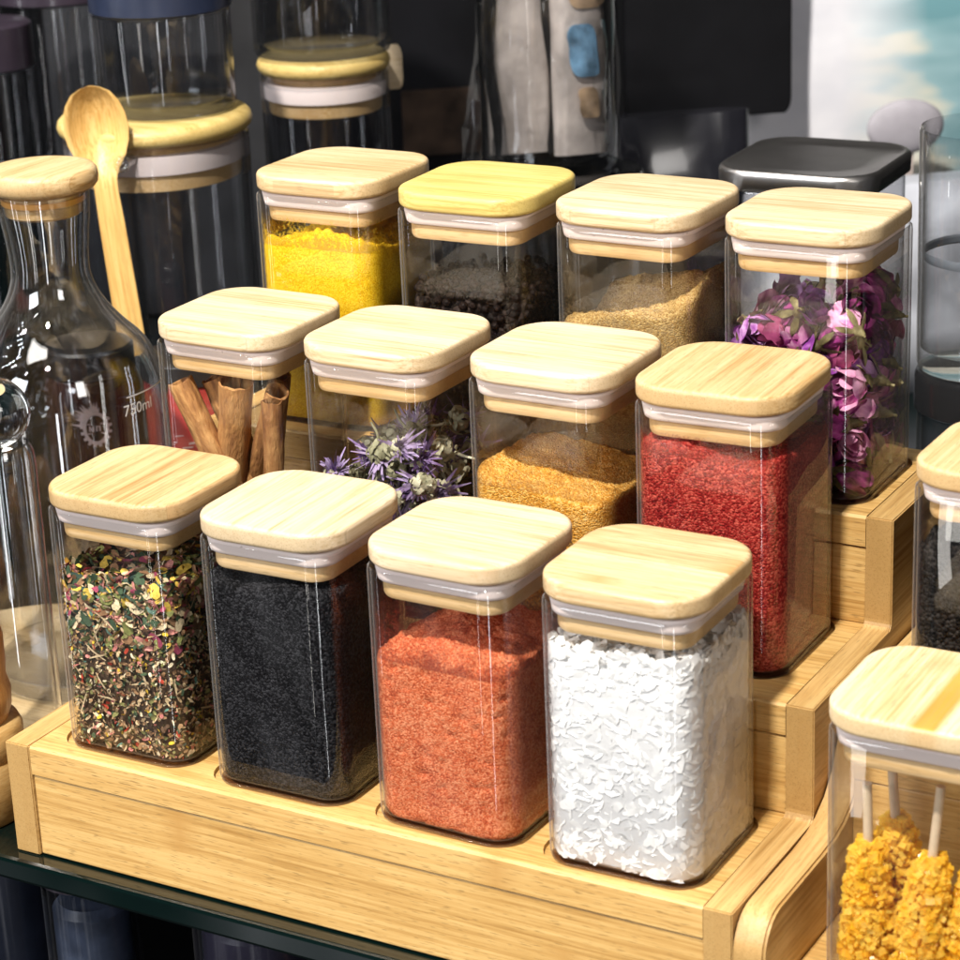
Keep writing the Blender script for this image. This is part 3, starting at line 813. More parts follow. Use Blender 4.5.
me = bpy.data.meshes.new('side_panel'); b.to_mesh(me); b.free(); me.materials.append(STANDY)
me.polygons.foreach_set('use_smooth', [True] * len(me.polygons)); me.set_sharp_from_angle(angle=R(40))
put('side_panel', me, st2)
me2 = me.copy(); put('side_panel', me2, st2, (.352, 0, 0))
bbox('step_board', STAND, st2, .3317, .6690, -.0478, .0490, -.0475, -.0352)
bbox('riser_board', STAND, st2, .3317, .6690, -.0470, -.0370, SZ, -.0477)
bbox('step_board', STAND, st2, .3317, .6690, .0475, .1500, .0225, .0348)
bbox('riser_board', STAND, st2, .3317, .6690, .0482, .0580, -.0350, .0223)

# ------------------------------------------------------------------ glass shelf and cabinet
m = N('dark_green_glass'); co = m.coords(0)
nz = m.n('TexNoise', i_Vector=co, i_Scale=9.0, i_Detail=3.0).outputs['Fac']
T = m.n('BsdfTransparent', i_Color=(.05, .10, .09, 1)); D = m.n('BsdfPrincipled', i_Base_Color=(.002, .009, .008, 1), i_Roughness=.04)
body = m.n('MixShader', i_0=.62, i_1=T.outputs[0], i_2=D.outputs[0])
f = m.n('LayerWeight', i_Blend=.5).outputs['Facing']
G = m.n('BsdfGlossy', i_Roughness=m.rng(nz, .4, .7, .02, .10))
SHELFG = m.end(m.n('MixShader', i_0=m.math('ADD', m.math('MULTIPLY', m.math('POWER', f, 4.0), .7), .05), i_1=body.outputs[0], i_2=G.outputs[0]).outputs[0])
me = bevel_box(-1.3, 1.3, -.0558, 1.02, SZ - .0128, SZ - .0004, c=.0022); me.materials.append(SHELFG)
tag(put('glass_shelf', me), 'dark green edged glass shelf under the bamboo racks', 'shelf')
DARK = plain('cabinet_dark', (.003, .003, .0035), .6, 0, .1, .4, 12)
me = bevel_box(-2.2, 2.2, 1.32, 1.36, -1.0, 1.6); me.materials.append(DARK); tag(put('back_wall', me), kind='structure')
me = bevel_box(-2.2, 2.2, -.4, 1.31, -.52, -.50); me.materials.append(DARK); tag(put('cabinet_floor', me), kind='structure')

# ------------------------------------------------------------------ turned / round glassware
def lathe(name, prof, mat, parent=None, loc=(0, 0, 0), n=72, smooth=40, cap0=True, cap1=True, closed=False):
    b = MB(); b.loft([circ(max(r, 1e-5), z, n) for r, z in prof], cap0, cap1, closed)
    return b.build(name, mat, parent, loc, smooth=smooth)
def round_jar_glass(parent, r, z0, z1, mat, t=.0026, name='glass_body', foot=.006):
    pr = [(r - .006, z0), (r - .0015, z0 + .0008), (r, z0 + .004), (r, z1 - .001), (r - t / 2, z1), (r - t, z1 - .001), (r - t, z0 + foot + .003), (r - t - .004, z0 + foot)]
    return lathe(name, pr, mat, parent)
def round_lid(parent, r, z0, wood, slab=.0105, rin=None, drop=.022):
    rin = rin or r - .005; pr = []
    for k in range(7):
        a = R(-90 + 180 * k / 6); pr.append((r - slab / 2 + slab / 2 * math.cos(a), z0 + slab / 2 + slab / 2 * math.sin(a)))
    l = lathe('lid', pr, wood, parent)
    lathe('silicone_seal', [(rin - .004, z0 - drop * .62), (rin - .0006, z0 - drop * .60), (rin - .0002, z0 - drop * .40), (rin - .0008, z0 - drop * .2), (rin - .004, z0 - drop * .18)], SEAL, l)
    lathe('lid_plug', [(rin - .008, z0 - drop), (rin - .0035, z0 - drop + .001), (rin - .0025, z0 - drop * .63), (rin - .006, z0 - drop * .6), (rin - .006, z0)], PLUG, l)
    return l

# big round jar with spoon peg
rj = thing('storage_jar', 'big round glass jar with bamboo lid and a spoon on its peg', 'jar', (-.244, .350, SZ), 0)
RH = .219 - SZ - .002
gb = round_jar_glass(rj, .0572, 0, RH - .0125, SMOKE)
l = round_lid(rj, .0600, RH - .0125, LB[6], .0125, .0545, .028)
cd = Vector((.67 + .244, -.845 - .35, 0)).normalized(); sd = Vector((-cd.y, cd.x, 0))
pegd = (cd * .955 - sd * .30).normalized()
b = MB(); zb = .199 - SZ
b.tube([pegd * .0565 + Vector((0, 0, zb)), pegd * .064 + Vector((0, 0, zb)), pegd * .069 + Vector((0, 0, zb + .001))], [.004, .0035, .0035], 14)
bm = bmesh.new(); bmesh.ops.create_uvsphere(bm, u_segments=16, v_segments=10, radius=.0052)
for v in bm.verts: v.co += pegd * .072 + Vector((0, 0, zb + .001))
vs = [v.co.copy() for v in bm.verts]; bm.verts.index_update(); fs = [[v.index for v in f.verts] for f in bm.faces]; bm.free(); b.add(vs, fs)
b.build('spoon_peg', CLEART, gb)
# bamboo spoon
def spoon():
    b = MB(); n = 20; rings = []
    # outline (half width, z), dish depth, thickness
    prof = [(.0078, -.132, 0), (.0082, -.130, 0), (.0080, -.09, 0), (.0076, -.05, 0), (.0070, -.030, 0), (.0074, -.024, .0006), (.0100, -.018, .0030), (.0150, -.0105, .0080), (.0182, -.002, .0118), (.0194, .006, .0130), (.0186, .014, .0122), (.0160, .0215, .0090), (.0115, .0275, .0050), (.0060, .0305, .0018), (.0015, .0315, .0003)]
    for w, z, d in prof:
        ring = []
        for i in range(n):
            s = -1 + 2 * i / (n - 1); u_ = min(1, abs(s) / .88); ring.append(Vector((s * w, d * (1 - u_ ** 2.2), z)))
        back = []
        for i in range(n):
            s = 1 - 2 * i / (n - 1); e = 1 - abs(s) ** 4; back.append(Vector((s * w, .0012 + .0030 * e + d * (1 - s * s) * 1.0, z)))
        rings.append(ring + back)
    b.loft(rings); return b
so = spoon().build('wooden_spoon', SPOONW, None, smooth=70)
so.location = Vector((-.244, .350, 0)) + (cd * .90 - sd * .50).normalized() * .0705 + Vector((0, 0, .214))
yaw = math.atan2(cd.y, cd.x) + PI / 2 - .15
so.rotation_euler = (R(-4), R(-5), yaw)
tag(so, 'bamboo spoon hanging on the side of the big round jar', 'spoon')
# jar standing on its lid
uj = thing('storage_jar', 'round glass jar with slate blue lid standing on the spoon jar', 'jar', (-.237, .356, SZ + RH + .0006), 0)
round_jar_glass(uj, .0420, 0, .0605, SMOKE)
BLUEL = plain('slate_blue_lid', (.016, .022, .045), .35)
lathe('lid', [(.041, .0611), (.0432, .0625), (.0432, .080), (.041, .082)], BLUEL, uj)
# second bamboo-lidded jar and the jar on it
r2 = thing('storage_jar', 'slim round glass jar with bamboo lid behind the yellow powder', 'jar', (-.214, .497, SZ), 0)
H2 = .229 - SZ
round_jar_glass(r2, .0425, 0, H2 - .012, SMOKE)
round_lid(r2, .0440, H2 - .012, LB[6], .012, .0405, .026)
r3 = thing('storage_jar', 'empty round glass jar stacked on the slim bamboo lidded jar', 'jar', (-.214, .497, H2 + SZ + .0006), 0)
round_jar_glass(r3, .0455, 0, .115, SMOKE)
lathe('lid', [(.0448, .1153), (.0465, .117), (.0465, .135), (.044, .137)], BLUEL, r3)
# far left jars
fl1 = thing('storage_jar', 'tall glass jar with dark lid at the far left edge', 'jar', (-.474, .467, SZ), 0)
round_jar_glass(fl1, .0300, 0, .265, SMOKE)
DKL = plain('dark_plum_lid', (.03, .022, .032), .3, coat=.5)
lathe('lid', [(.029, .2653), (.0318, .267), (.0318, .296), (.029, .298)], DKL, fl1)
fl2 = thing('storage_jar', 'wide smoky glass canister between the far left jar and spoon', 'jar', (-.521, .604, SZ), 0)
round_jar_glass(fl2, .0480, 0, .29, SMOKE)
lathe('lid', [(.047, .2903), (.0495, .292), (.0495, .32), (.047, .322)], DKL, fl2)
GREYB = plain('grey_box', (.018, .018, .02), .5, var=.3, vs=30)
bx = thing('carton', 'grey carton behind the far left glass jars', 'carton', (-.56, .78, SZ), R(28))
me = bevel_box(-.09, .09, -.03, .03, 0, .27, c=.002); me.materials.append(GREYB); put('carton_body', me, bx)
b = MB(); b.box((.02, -.0312, .19), (.035, .001, .06)); b.box((.045, -.0312, .175), (.02, .001, .09)); b.build('dark_print', plain('black_print', (.008, .008, .01), .4), bx)

# carafe on a round board
CX, CY = -.148, .124
bd = tag(lathe('serving_board', [(.098, 0), (.100, .002), (.100, .010), (.098, .012)], bamboo('pale_board', (.74, .56, .32), (.64, .46, .24), (.5, .33, .15), (.42, .24, .09), 'x', w=.02, knots=.5), None, (-.168, .102, SZ)), 'pale round wooden board under the glass carafe', 'board')
CZ = SZ + .0124
ca = thing('carafe', 'bulbous glass carafe with round bamboo stopper and 750ml mark', 'carafe', (CX, CY, CZ), 0)
ctrl = [(.050, 0), (.0545, .0015), (.0562, .006), (.0566, .02), (.0566, .09), (.0566, .140), (.0560, .154), (.0540, .167), (.0475, .1835), (.0355, .197), (.0262, .2095), (.0214, .221), (.0205, .231), (.0216, .244), (.0232, .256), (.0244, .2690)]
outer = []
for k in range(len(ctrl) - 1):
    p0_, p1_, p2_, p3_ = (Vector(ctrl[max(0, min(len(ctrl) - 1, k + d_))]) for d_ in (-1, 0, 1, 2))
    for q_ in range(4):
        t_ = q_ / 4
        v_ = .5 * ((2 * p1_) + (p2_ - p0_) * t_ + (2 * p0_ - 5 * p1_ + 4 * p2_ - p3_) * t_ ** 2 + (3 * p1_ - p0_ - 3 * p2_ + p3_) * t_ ** 3)
        outer.append((v_.x, v_.y))
outer.append(ctrl[-1])
inner = [(max(r - .0026, .001), z) for r, z in outer[::-1]]; inner = [(r, z) for r, z in inner if z > .007] + [(.0525, .009), (.046, .0065)]
lathe('glass_body', outer + inner, CLEART, ca, n=96, smooth=60)
LZ = .2705
pr = []
for k in range(7):
    a = R(-90 + 180 * k / 6); pr.append((.0260 + .0038 * math.cos(a), LZ + .0056 + .0056 * math.copysign(abs(math.sin(a)) ** .75, math.sin(a))))
pr += [(.0240, LZ + .0113), (.012, LZ + .0114)]
lid = lathe('lid', pr, LB[2], ca)
lathe('lid_plug', [(.0185, LZ - .014), (.0205, LZ - .0125), (.0210, LZ - .008), (.0205, LZ - .0075), (.0208, LZ - .001), (.0208, LZ)], PLUG, lid)
lathe('silicone_seal', [(.0190, LZ - .0072), (.0219, LZ - .0068), (.0219, LZ - .0040), (.0190, LZ - .0036)], plain('amber_seal', (.65, .32, .08), .35), lid)
WHITE = plain('white_print', (.75, .75, .76), .5)
def wrap_text(txt, size, Rr, ang, zc, parent, mat, name='printed_mark', tilt=0):
    cu = bpy.data.curves.new('txt', 'FONT'); cu.body = txt; cu.size = size; cu.align_x = 'CENTER'; cu.resolution_u = 3
    to = bpy.data.objects.new('txt', cu); COL.objects.link(to)
    dg = bpy.context.evaluated_depsgraph_get(); dg.update()
    me = bpy.data.meshes.new_from_object(to.evaluated_get(dg))
    bpy.data.objects.remove(to); bpy.data.curves.remove(cu)
    for v in me.vertices:
        a = ang + v.co.x / Rr; zz = zc + v.co.y + tilt * v.co.x
        v.co = Vector((Rr * math.cos(a), Rr * math.sin(a), zz))
    me.materials.clear(); me.materials.append(mat)
    return put(name, me, parent)
fa = math.atan2(-.845 - CY, .67 - CX)
wrap_text('750ml', .0085, .0568, fa + .74, .157, ca, WHITE)
b = MB()
for dz, w in ((.166, .5),):
    vs = []; K = 10
    for k in range(K + 1):
        a = fa + .62 + .62 * k / K
        vs += [(.0554 * math.cos(a), .0554 * math.sin(a), dz), (.0554 * math.cos(a), .0554 * math.sin(a), dz + .0007)]
    b.add(vs, [(2 * k, 2 * k + 2, 2 * k + 3, 2 * k + 1) for k in range(K)])
b.build('printed_line', WHITE, ca)

# small jug with glass ball stopper
jg = thing('glass_jug', 'narrow clear glass bottle with hollow ball stopper at left edge', 'bottle', (-.112, .028, CZ - .0124), 0)
lathe('glass_body', [(.015, 0), (.0175, .001), (.0180, .004), (.0180, .165), (.0172, .173), (.0150, .1775), (.0128, .1755), (.0150, .171), (.0156, .164), (.0156, .008), (.012, .006)], CLEART, jg, smooth=60)
pr = [(.0178 * math.cos(R(a)), .194 + .0178 * math.sin(R(a))) for a in range(-80, 91, 10)]
prin = [(.0150 * math.cos(R(a)), .194 + .0150 * math.sin(R(a))) for a in range(90, -91, -10)]
ball = lathe('ball_stopper', [(.010, .1765)] + pr, CLEAR, jg, n=48, smooth=80)
b = MB(); b.loft([circ(max(r, 1e-5), z, 48) for r, z in prin]); b.build('ball_hollow', CLEAR, ball, smooth=80)

# turned wooden mill at the left edge
ml_ = thing('wooden_mill', 'turned honey brown wooden mill at the lower left edge', 'mill', (-.112, -.024, SZ), 0)
lathe('mill_base', [(.0300, 0), (.0315, .002), (.0315, .030), (.0300, .033), (.0315, .036), (.0318, .044), (.0300, .048), (.0262, .050)], STANDY, ml_)
lathe('mill_body', [(.0255, .0502), (.0275, .056), (.0280, .064), (.0262, .072), (.0268, .080), (.0270, .092), (.0245, .106), (.0190, .116), (.0110, .121), (.004, .122)], HONEY, ml_)

# dark bottle with emblem and red tin behind the carafe
bt = thing('bottle', 'squat dark brown bottle with a white crest seen through the carafe', 'bottle', (-.206, .219, SZ), 0)
BROWN = plain('brown_bottle', (.022, .010, .008), .12, coat=.6)
lathe('bottle_body', [(.026, 0), (.028, .002), (.028, .140), (.026, .147), (.024, .149)], BROWN, bt)
lathe('bottle_cap', [(.0245, .1492), (.0262, .150), (.0262, .164), (.0245, .1655)], plain('bottle_cap_black', (.008, .008, .009), .3), bt)
fb = math.atan2(-.845 - .219, .67 + .206)
b = MB(); Rb = .0283
def onb(u, v): a = fb + .0 + .8 * u / Rb; return (Rb * math.cos(a), Rb * math.sin(a), .122 + v)
K = 28
vs = []
for k in range(K):
    a = 2 * PI * k / K; vs += [onb(.0095 * math.cos(a), .0125 * math.sin(a)), onb(.0070 * math.cos(a), .0098 * math.sin(a))]
b.add(vs, [(2 * k, (2 * k + 2) % (2 * K), (2 * k + 3) % (2 * K), 2 * k + 1) for k in range(K)])
for (u0, v0, u1, v1) in ((-.0062, .0028, .0062, .0036), (-.0062, -.0042, .0062, -.0034), (-.0050, -.0022, -.0038, .0018), (-.0026, -.0022, -.0014, .0018), (-.0002, -.0022, .0010, .0018), (.0022, -.0022, .0034, .0018), (-.0038, -.0006, -.0026, .0002), (.0010, .0010, .0022, .0018)):
    b.add([onb(u0, v0), onb(u1, v0), onb(u1, v1), onb(u0, v1)], [(0, 1, 2, 3)])
for k in range(15):
    a = R(110 + 300 * k / 14); r0, r1 = .0118, .0142
    c, s_ = math.cos(a), math.sin(a); w = .0011
    b.add([onb(r0 * c * .80 - w * s_, r0 * s_ * 1.04 + w * c), onb(r0 * c * .80 + w * s_, r0 * s_ * 1.04 - w * c), onb(r1 * c * .82 + w * s_, r1 * s_ - w * c), onb(r1 * c * .82 - w * s_, r1 * s_ + w * c)], [(0, 1, 2, 3)])
random.seed(14)
for k in range(16):
    a = R(78 + 92 * k / 15); r0, r1, w = .0125, random.uniform(.0165, .0245) + (.006 if k == 13 else 0), .0013
    c, s_ = math.cos(a), math.sin(a); b.add([onb(r0 * c * .75 - w * s_, r0 * s_ + w * c), onb(r0 * c * .75 + w * s_, r0 * s_ - w * c), onb(r1 * c, r1 * s_ * .92)], [(0, 1, 2)])
b.v = [((x if True else x), y, .122 + (z - .122) * .8) for x, y, z in b.v]
b.build('crest', plain('pinkish_print', (.50, .42, .43), .5), bt)
tin = thing('tin', 'red tin with pale brush marks left of the cinnamon jar', 'tin', (-.146, .238, SZ), 0)
RED = plain('red_tin', (.36, .035, .03), .4, var=.2)
lathe('tin_body', [(.028, 0), (.029, .001), (.029, .146), (.028, .148)], RED, tin)
lathe('tin_lid', [(.0285, .1482), (.0300, .149), (.0300, .160), (.0285, .161)], plain('black_tin_lid', (.02, .02, .022), .3), tin)
ft = math.atan2(-.845 - .238, .67 + .146); b = MB(); random.seed(3)
for k in range(9):
    u0 = -.018 + .004 * k; v0 = .118 + random.uniform(-.006, .006); w = random.uniform(.003, .007); h = random.uniform(.0012, .003)
    pts_ = []
    for (u, v) in ((u0, v0), (u0 + w, v0 + .001), (u0 + w, v0 + h), (u0, v0 + h * .6)):
        a = ft + u / .0293; pts_.append((.0293 * math.cos(a), .0293 * math.sin(a), v))
    b.add(pts_, [(0, 1, 2, 3)])
b.build('brush_marks', plain('pale_print', (.7, .55, .55), .5), tin)

# ------------------------------------------------------------------ things behind the rack
mj = thing('metal_lid_jar', 'tall square jar with dark steel lid behind the rosebuds', 'jar', (.155, .440, SZ), R(2))
b = MB(); HM = .199 - SZ
b.loft([rsq(s, .018, z, 10) for s, z in ((.084, 0), (.088, .003), (.088, HM - .016), (.086, HM - .0128))]); b.build('glass_body', SMOKE, mj, smooth=50)
STEEL = plain('dark_steel', (.42, .40, .385), .34, 1.0, .5, .12, 30)
b = MB(); b.loft([rsq(s, .022, z, 10) for s, z in ((.092, HM - .0125), (.0945, HM - .0115), (.0950, HM - .0030), (.0940, HM - .0012), (.0915, HM), (.0890, HM - .0002), (.086, HM - .0012), (.060, HM - .0014))]); b.build('lid', STEEL, mj, smooth=50)

cu_ = thing('storage_jar', 'clear round jar with black lid under the drinking glass', 'jar', (.279, .372, SZ), 0)
round_jar_glass(cu_, .0345, 0, .140, SMOKE)
BLK = plain('black_lid', (.012, .012, .013), .25, coat=.4)
lathe('lid', [(.033, .1403), (.0362, .142), (.0362, .160), (.035, .163), (.030, .1635)], BLK, cu_)
gz = SZ + .1640
gl = thing('drinking_glass', 'clear straight drinking glass at the upper right edge', 'glass', (.279, .372, gz), 0)
lathe('glass_body', [(.030, 0), (.0345, .001), (.0355, .004), (.0362, .1285), (.0354, .1305), (.0342, .1285), (.0335, .012), (.029, .010)], CLEART, gl, n=80, smooth=50)
b = MB(); b.loft([circ(.0315, .0125, 48), circ(.0318, .048, 48)], True, True)
GREYW = plain('grey_inner_cup', (.22, .24, .27), .3)
lathe('inner_ring', [(.0328, .060), (.0331, .061), (.0331, .064), (.0328, .065), (.0318, .064), (.0318, .061)], GREYW, gl, closed=True)

# vase on a glass-lidded jar, with folded paper inside
vj = thing('storage_jar', 'low round jar with flat glass lid behind the tan powder', 'jar', (-.055, .548, SZ), 0)
round_jar_glass(vj, .0400, 0, .200, SMOKE)
lathe('lid', [(.036, .2004), (.0425, .2012), (.0435, .204), (.0425, .2068), (.036, .2074)], CLEAR, vj)
vz = SZ + .2080
va_ = thing('glass_vase', 'tall dark edged glass cylinder packed with wrapped paper goods', 'vase', (-.078, .556, vz), 0)
DKG = thin_glass('vase_glass', (.92, .92, .92), (.03, .035, .035), 1.0, bend=0, edge_glow=0)
round_jar_glass(va_, .0455, 0, .20, DKG, t=.004)
PAPER = plain('brown_paper', (.60, .53, .48), .55, var=.35, vs=45, bump=.8, bs=90)
def slab_pack(parent, c, d, rz, mat, name):
    me = bevel_box(-d[0] / 2, d[0] / 2, -d[1] / 2, d[1] / 2, 0, d[2], c=.003); me.materials.append(mat)
    return put(name, me, parent, c, (R(3), R(2), rz))
def packet(label, loc, d, rz, mat, extra=()):
    t = thing('packet', label, 'packet', loc, rz)
    b = MB(); n = 12; rings = []
    for k in range(13):
        f = k / 12; z = d[2] * f; puff = math.sin(PI * min(max(f, .02), .98)) ** .5
        ring = []
        for i in range(40):
            a = 2 * PI * i / 40; cx = math.copysign(abs(math.cos(a)) ** .5, math.cos(a)); sy = math.copysign(abs(math.sin(a)) ** .8, math.sin(a))
            w = 1 + .03 * noise.noise(Vector((cx * 2, f * 6, loc[0] * 50)))
            ring.append(Vector((cx * d[0] / 2 * w, sy * d[1] / 2 * (.08 + .92 * puff) * (1 + .25 * noise.noise(Vector((cx * 3, f * 5, loc[1] * 30)))), z)))
        rings.append(ring)
    b.loft(rings); b.build('pouch', mat, t, smooth=50)
    for nm, mt, (u, v, w, h) in extra:
        e = MB(); o1 = even(rsq(1, .28, 0, 6), 36); rr = []
        for yy in (-d[1] / 2 - .0016, -d[1] / 2 - .0008):
            rr.append([Vector((u + p.x * w + .0016 * noise.noise(Vector((p.x * 3, p.y * 3, u * 900))) + .0022 * math.sin((v + p.y * h) * 55 + u * 300), yy, v + p.y * h)) for p in o1])
        e.loft(rr); e.build(nm, mt, t)
    return t
BLUEP = plain('blue_print', (.22, .42, .62), .5, var=.6, vs=80); ORNG = plain('orange_print', (.52, .36, .22), .5, var=.5, vs=80); BLACKP = plain('black_label', (.012, .012, .013), .4)
fz = math.atan2(cd.y, cd.x) + PI / 2
packet('black bordered kraft paper packet on the left inside the glass cylinder', (-.098, .550, vz + .0072), (.042, .026, .19), fz, PAPER, [('black_border', BLACKP, (-.0185, .095, .0060, .188)), ('black_border', BLACKP, (.0190, .095, .0060, .188))])
packet('kraft paper packet with blue and orange print inside the glass cylinder', (-.058, .562, vz + .0072), (.038, .026, .19), fz + .1, PAPER, [('blue_patch', BLUEP, (.0, .070, .020, .034)), ('orange_patch', ORNG, (.002, .112, .024, .03)), ('orange_spot', ORNG, (.0, .036, .014, .020)), ('black_border', BLACKP, (.0175, .095, .0070, .188))])
FILM = thin_glass('clear_film', (.93, .93, .94), (.75, .75, .77), 2.2, .08, .04, 0)
b = MB(); rings = []
for k in range(26):
    f = k / 25; ring = []
    for i in range(46):
        a = 2 * PI * i / 46; w = .0385 + .0022 * noise.noise(Vector((math.cos(a) * 5, math.sin(a) * 5, f * 14))) + .0016 * noise.noise(Vector((math.cos(a) * 12, math.sin(a) * 12, f * 30)))
        ring.append(Vector((w * math.cos(a), w * math.sin(a), .0075 + .19 * f)))
    rings.append(ring)
b.loft(rings, False, False)
tag(b.build('plastic_wrap', FILM, None, (-.078, .556, vz), smooth=15), 'crinkled clear film wrapped round the paper packets inside the glass cylinder', 'film')
# crumpled clear bag left of the vase
b = MB(); random.seed(9)
rings = []
for k in range(15):
    f = k / 14; ring = []
    for i in range(28):
        a = 2 * PI * i / 28; w = .040 * (1 - .55 * f) + .010 * noise.noise(Vector((math.cos(a) * 2, math.sin(a) * 2, f * 6))) + .006 * noise.noise(Vector((math.cos(a) * 6, math.sin(a) * 6, f * 15)))
        ring.append(Vector((w * math.cos(a) - .012 * f, w * .6 * math.sin(a), .30 * f)))
    rings.append(ring)
b.loft(rings)
bag = b.build('plastic_bag', thin_glass('clear_plastic', (.90, .90, .92), (.75, .75, .77), 2.2, .12, .10, 0), None, (-.165, .600, SZ), (0, R(8), fz), smooth=20)
tag(bag, 'crumpled clear plastic bag beside the tall glass cylinder', 'bag')
dk = thing('carton', 'black carton behind the crumpled clear bag', 'carton', (-.31, .74, SZ), fz)
BOXB = plain('black_carton', (.004, .004, .005), .45, 0, .2, .5, 14)
me = bevel_box(-.10, .10, -.04, .04, 0, .33, c=.002); me.materials.append(BOXB); put('carton_body', me, dk)
BRN = plain('dim_brown_print', (.025, .015, .010), .4, var=.6, vs=60)
b = MB(); b.box((.03, -.0413, .19), (.06, .001, .05)); b.build('dim_print', BRN, dk)
# wooden tag
b = MB(); b.loft([[Vector((p.x, -.0015, p.y)) for p in rsq(.022, .006, 0)], [Vector((p.x, .0015, p.y)) for p in rsq(.022, .006, 0)]])
tg = b.build('wooden_tag', LB[1], None, (-.190, .545, .212), (0, 0, fz)); tg.scale = (.55, 1, 1.35)
tag(tg, 'small rounded wooden tag right of the slim bamboo lidded jar', 'tag')

# black rounded board and black bag
bb = thing('chopping_board', 'black rounded board hanging at the upper middle right', 'board', (-.075, .800, .135), fz)
b = MB(); pts2 = [Vector((p.x * 1.0, 0, p.y + .12)) for p in rsq(.24, .012, 0)]
pts2 = [Vector((p.x * .52, 0, p.z)) for p in pts2]
b.loft([[p + Vector((0, -.004, 0)) for p in pts2], [p + Vector((0, .004, 0)) for p in pts2]])
b.build('board_slab', BOXB, bb, smooth=30)
packet('black gusset bag slumped below the black rounded board', (-.075, .745, SZ), (.105, .06, .205), fz, plain('black_plastic', (.012, .012, .016), .2, coat=.3))
# pale printed pouch and grey cloth
m = N('printed_picture'); co = m.coords(0)
sp = m.n('SeparateXYZ', i_0=co).outputs
n1 = m.n('TexNoise', i_Vector=m.scaled(co, (9, 9, 26)), i_Scale=1.0, i_Detail=2.0).outputs['Fac']
n2 = m.n('TexNoise', i_Vector=m.scaled(co, (14, 14, 20)), i_Scale=1.0, i_Detail=3.0).outputs['Fac']
teal = m.ramp(n1, [(.36, (.16, .33, .37)), (.50, (.32, .50, .54)), (.57, (.70, .70, .60)), (.66, (.82, .77, .64))])
lil = m.ramp(n2, [(.35, (.72, .72, .78)), (.65, (.88, .87, .91))])
pc = m.mix(m.rng(sp[0], -.05, .02, 0, 1), lil, teal)
p = m.n('BsdfPrincipled', i_Base_Color=pc, i_Roughness=.25); PICT = m.end(p.outputs[0])
packet('large glossy pouch printed in pale lilac and teal at upper right', (.0145, .951, SZ), (.285, .045, .34), fz, PICT)
CLOTH = plain('grey_film', (.42, .43, .47), .35, var=.35, vs=18)
packet('grey film wrapped bundle behind the steel lidded jar', (.062, .775, SZ), (.19, .08, .157), fz + .1, CLOTH)
lathe_o = thing('wooden_scoop', 'dull lilac round scoop against the printed pouch', 'scoop', (.050, .880, .098), fz)
b = MB()
bm = bmesh.new(); bmesh.ops.create_uvsphere(bm, u_segments=24, v_segments=14, radius=.026)
for v in bm.verts: v.co = Vector((v.co.x * 1.15, v.co.y * .25, v.co.z * .80 + .022))
bm.verts.index_update(); b.add([v.co.copy() for v in bm.verts], [[v.index for v in f.verts] for f in bm.faces]); bm.free()
b.build('scoop_bowl', plain('dull_lilac_wood', (.33, .31, .34), .6), lathe_o, smooth=60)
b = MB(); b.box((0, .004, -.045), (.014, .006, .11)); b.build('handle', plain('dull_wood', (.40, .33, .30), .5), lathe_o)
packet('black standing pouch at the far upper right corner', (.172, .852, SZ), (.09, .05, .31), fz, BOXB)

# things below the shelf
low = plain('dim_blue_liquid', (.025, .03, .05), .3, var=.4, vs=30)
for i, (x, y, h, r, mt, lab) in enumerate([(-.145, .035, .41, .034, low, 'dim blue jar below the glass shelf, left'), (-.055, -.005, .41, .024, plain('pale_blue_goods', (.055, .07, .11), .4, var=.5, vs=50), 'pale blue bottle below the glass shelf'), (.03, .02, .41, .033, plain('dark_violet', (.04, .035, .06), .3), 'dark violet jar below the glass shelf'), (.135, .0, .41, .018, plain('copper_goods', (.40, .20, .12), .4), 'slim copper coloured tube below the glass shelf')]):
    t = thing('lower_jar', lab, 'jar', (x, y, -.4998), 0)
    round_jar_glass(t, r, 0, h, SMOKE)
    lathe('filling', [(r - .006, .008), (r - .0045, .012), (r - .0045, h * .96), (r - .008, h * .97)], mt, t)
    lathe('lid', [(r - .002, h + .0003), (r + .001, h + .002), (r + .001, h + .018), (r - .001, h + .020)], DKL, t)

# ------------------------------------------------------------------ light
w = bpy.data.worlds.new('World'); sc.world = w; w.use_nodes = True
nt = w.node_tree; bg = nt.nodes['Background']
# dim noise for the unseen shop; bright patches added for reflections in the glass
tcw = nt.nodes.new('ShaderNodeTexCoord'); mw = nt.nodes.new('ShaderNodeMapping'); mw.inputs['Scale'].default_value = (5.0, 5.0, 2.2)
nw = nt.nodes.new('ShaderNodeTexNoise'); nw.inputs['Scale'].default_value = 1.3; nw.inputs['Detail'].default_value = 3.0
rw = nt.nodes.new('ShaderNodeValToRGB'); ew = rw.color_ramp.elements
ew[0].position = .44; ew[0].color = (.014, .014, .018, 1); ew[1].position = .56; ew[1].color = (.07, .07, .08, 1)
e3 = ew.new(.64); e3.color = (.62, .62, .66, 1); e4 = ew.new(.70); e4.color = (1.6, 1.6, 1.7, 1)
nt.links.new(tcw.outputs['Generated'], mw.inputs['Vector']); nt.links.new(mw.outputs[0], nw.inputs['Vector']); nt.links.new(nw.outputs['Fac'], rw.inputs[0]); nt.links.new(rw.outputs[0], bg.inputs[0])
bg.inputs[1].default_value = .42
def lamp(name, kind, loc, target, power, size, col, shape='DISK', size_y=None):
    L = bpy.data.lights.new(name, kind); L.energy = power; L.color = col
    if kind == 'AREA':
        L.shape = shape; L.size = size
        if size_y: L.size_y = size_y
    o = bpy.data.objects.new(name, L); COL.objects.link(o); o.location = loc
    o.rotation_euler = (Vector(target) - Vector(loc)).to_track_quat('-Z', 'Y').to_euler()
    return o
T0 = Vector((.28, .05, .06))
kd = Vector((.0, -.52, .855)).normalized()
